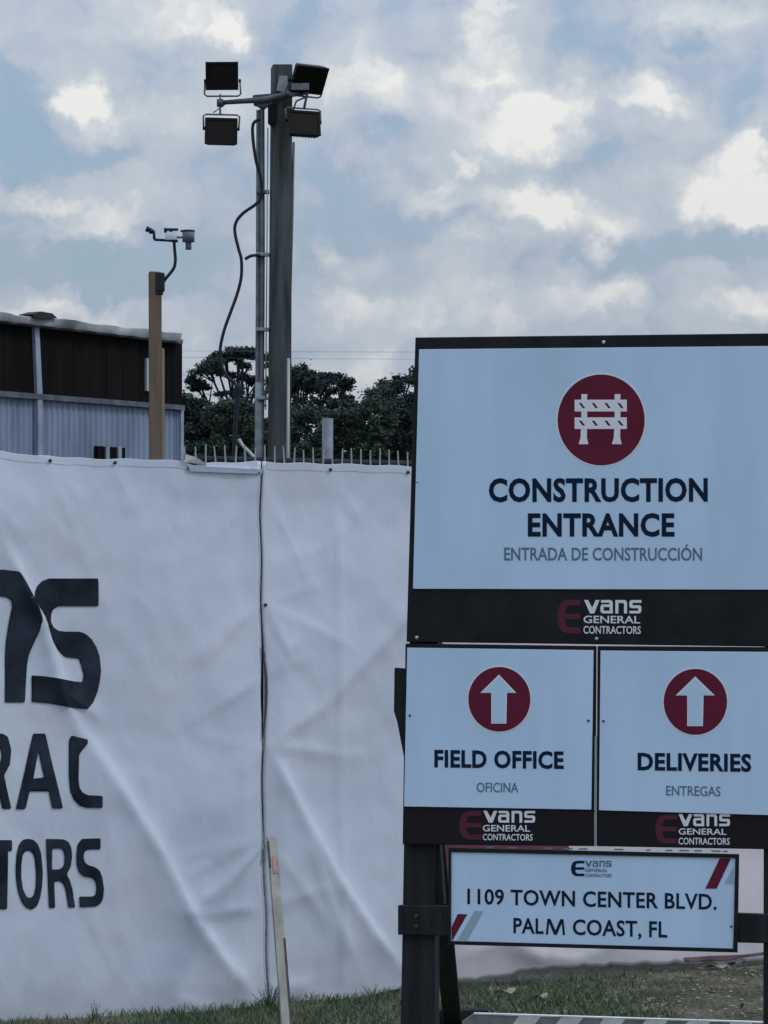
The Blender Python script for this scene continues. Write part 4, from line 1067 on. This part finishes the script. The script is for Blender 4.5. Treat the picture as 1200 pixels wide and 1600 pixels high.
gm = mat('grass_blades', (0.052, 0.098, 0.050), .85, col2=(0.115, 0.165, 0.092), scale=5, spec=.15)
gd = mat('dry_grass', (0.16, 0.15, 0.12), .85, col2=(0.24, 0.22, 0.18), scale=7, spec=.1)
g = G(); blades(70000, (-2.6, 3.0), (11.6, 16.0), .042, g); o = g.obj('grass', gm); tag(o, 'short green grass along the foot of the banners', 'grass', kind='stuff')
g = G(); blades(16000, (-2.6, 3.0), (11.6, 16.0), .035, g, False); o = g.obj('dry_grass', gd); tag(o, 'sparse dry grass blades mixed into the turf', 'grass', kind='stuff')
g = G()
for _ in range(900):
    x = random.uniform(.1, 3); y = random.uniform(12, 15.9)
    if y > 14.1 + (x - .06) * .561: continue
    s = random.uniform(.008, .028) ; p_ = Vector((x, y, gh(x, y) + .012 + random.uniform(0, .01))); a = Vector((random.gauss(0, 1), random.gauss(0, 1), random.gauss(0, .25))).normalized(); b_ = a.cross(Vector((0, 0, 1))).normalized()
    k = len(g.v); g.v += [p_ - a * s, p_ - b_ * s * .5 + Vector((0, 0, .003)), p_ + a * s, p_ + b_ * s * .5 + Vector((0, 0, .004))]; g.f.append([k, k + 1, k + 2, k + 3])
o = g.obj('leaf_litter', M['brush']); tag(o, 'scattered brown leaf litter on bare soil under the signs', 'leaf litter', kind='stuff')


g = G()
for _ in range(1400):
    x = random.uniform(.2, 3); y = random.uniform(12, 15.9)
    if y > 14.0 + (x - .06) * .561 or noise.noise(Vector((x * 1.7, y * 1.7, 4))) < -.05: continue
    s = random.uniform(.004, .013); c_ = Vector((x, y, gh(x, y) + s * .3)); k = len(g.v)
    g.v += [c_ + Vector((a * s * random.uniform(.7, 1.2), b_ * s * random.uniform(.7, 1.2), d * s * random.uniform(.5, .8))) for a, b_, d in ((1, 0, 0), (-1, 0, 0), (0, 1, 0), (0, -1, 0), (0, 0, 1), (0, 0, -1))]
    g.f += [[k + a, k + b_, k + d] for a, b_, d in ((0, 2, 4), (2, 1, 4), (1, 3, 4), (3, 0, 4), (2, 0, 5), (1, 2, 5), (3, 1, 5), (0, 3, 5))]
o = g.obj('gravel', mat('pale_gravel', (0.22, 0.21, 0.19), .9, col2=(.34, .33, .31), scale=9)); tag(o, 'small pale gravel scattered on the bare soil under the signs', 'gravel', kind='stuff')


def gpoint(px, py):
    d = ray(px, py); tt = -EYE.z / d.z; return EYE + d * tt


for (px, py, w, lab) in ((790, 1558, .045, 'pale dry leaf by the brace foot, farthest left on the soil'), (845, 1566, .03, 'pale dry leaf in the grass below the middle of the address sign'),
                         (1120, 1518, .05, 'pale dry leaf near the maroon hem at the right'), (1150, 1514, .035, 'small pale dry leaf nearest the right sign post')):
    c = gpoint(px, py); n = 12; g = G(); g.v.append(c + Vector((0, 0, .028)))
    for i in range(n):
        a = 2 * math.pi * i / n; r_ = w * (1 + .25 * math.sin(a * 3)); g.v.append(c + Vector((math.cos(a) * r_, math.sin(a) * r_ * .7, .03 + .012 * math.sin(a * 2))))
    for i in range(n): g.f.append([0, 1 + i, 1 + (i + 1) % n])
    o = g.obj('dry_leaf', M['dryleaf'], None, True, loc=c); tag(o, lab, 'leaf', 'pale dry leaves on the ground'); s_ = o.modifiers.new('leaf', 'SOLIDIFY'); s_.thickness = .002


def weed(px, py, h, n, label, spread=.09, off=0.0):
    c = gpoint(px, py); c.z = 0; c = c + FP.n * off
    r = thing('weed', c, label, 'plant', 'weeds at the foot of the fence'); st = G(); lf = G()
    for _ in range(n):
        a = random.uniform(0, 6.28); l = Vector((math.cos(a) * spread * random.random(), math.sin(a) * spread * .5 * random.random(), h * random.uniform(.45, 1)))
        mid = c + l * .5 + Vector((0, 0, h * .05)); st.tube([c, mid, c + l], [.002, .0016, .0008], 4)
        for k in range(7):
            p_ = c + l * random.uniform(.25, 1); a2 = random.uniform(0, 6.28); s = h * random.uniform(.07, .15)
            d = Vector((math.cos(a2), math.sin(a2), random.uniform(-.2, .7))).normalized(); e = d.cross(Vector((0, 0, 1))).normalized()
            q_ = len(lf.v); lf.v += [p_, p_ + d * s * .5 + e * s * .2, p_ + d * s, p_ + d * s * .5 - e * s * .2]; lf.f.append([q_, q_ + 1, q_ + 2, q_ + 3])
    st.obj('stems', gm, r); lf.obj('leaves', gm, r)


weed(140, 1600, .10, 8, 'low weed against the banner foot, near the left corner', off=.03)
weed(290 / 1.935, 1597, .08, 5, 'tiny weed at the banner foot left of the stake', off=.02)
weed(412, 1580, .13, 22, 'dense tuft at the bottom of the lashed seam', .10, .05)
weed(432, 1586, .10, 14, 'small tuft between the seam and the leaning stake', .07, .03)
weed(950, 1512, .20, 5, 'tall thin weed against the banner below the address sign', .03, .03)
weed(575, 1562, .08, 8, 'low weed at the banner foot just left of the black post', .10, .04)
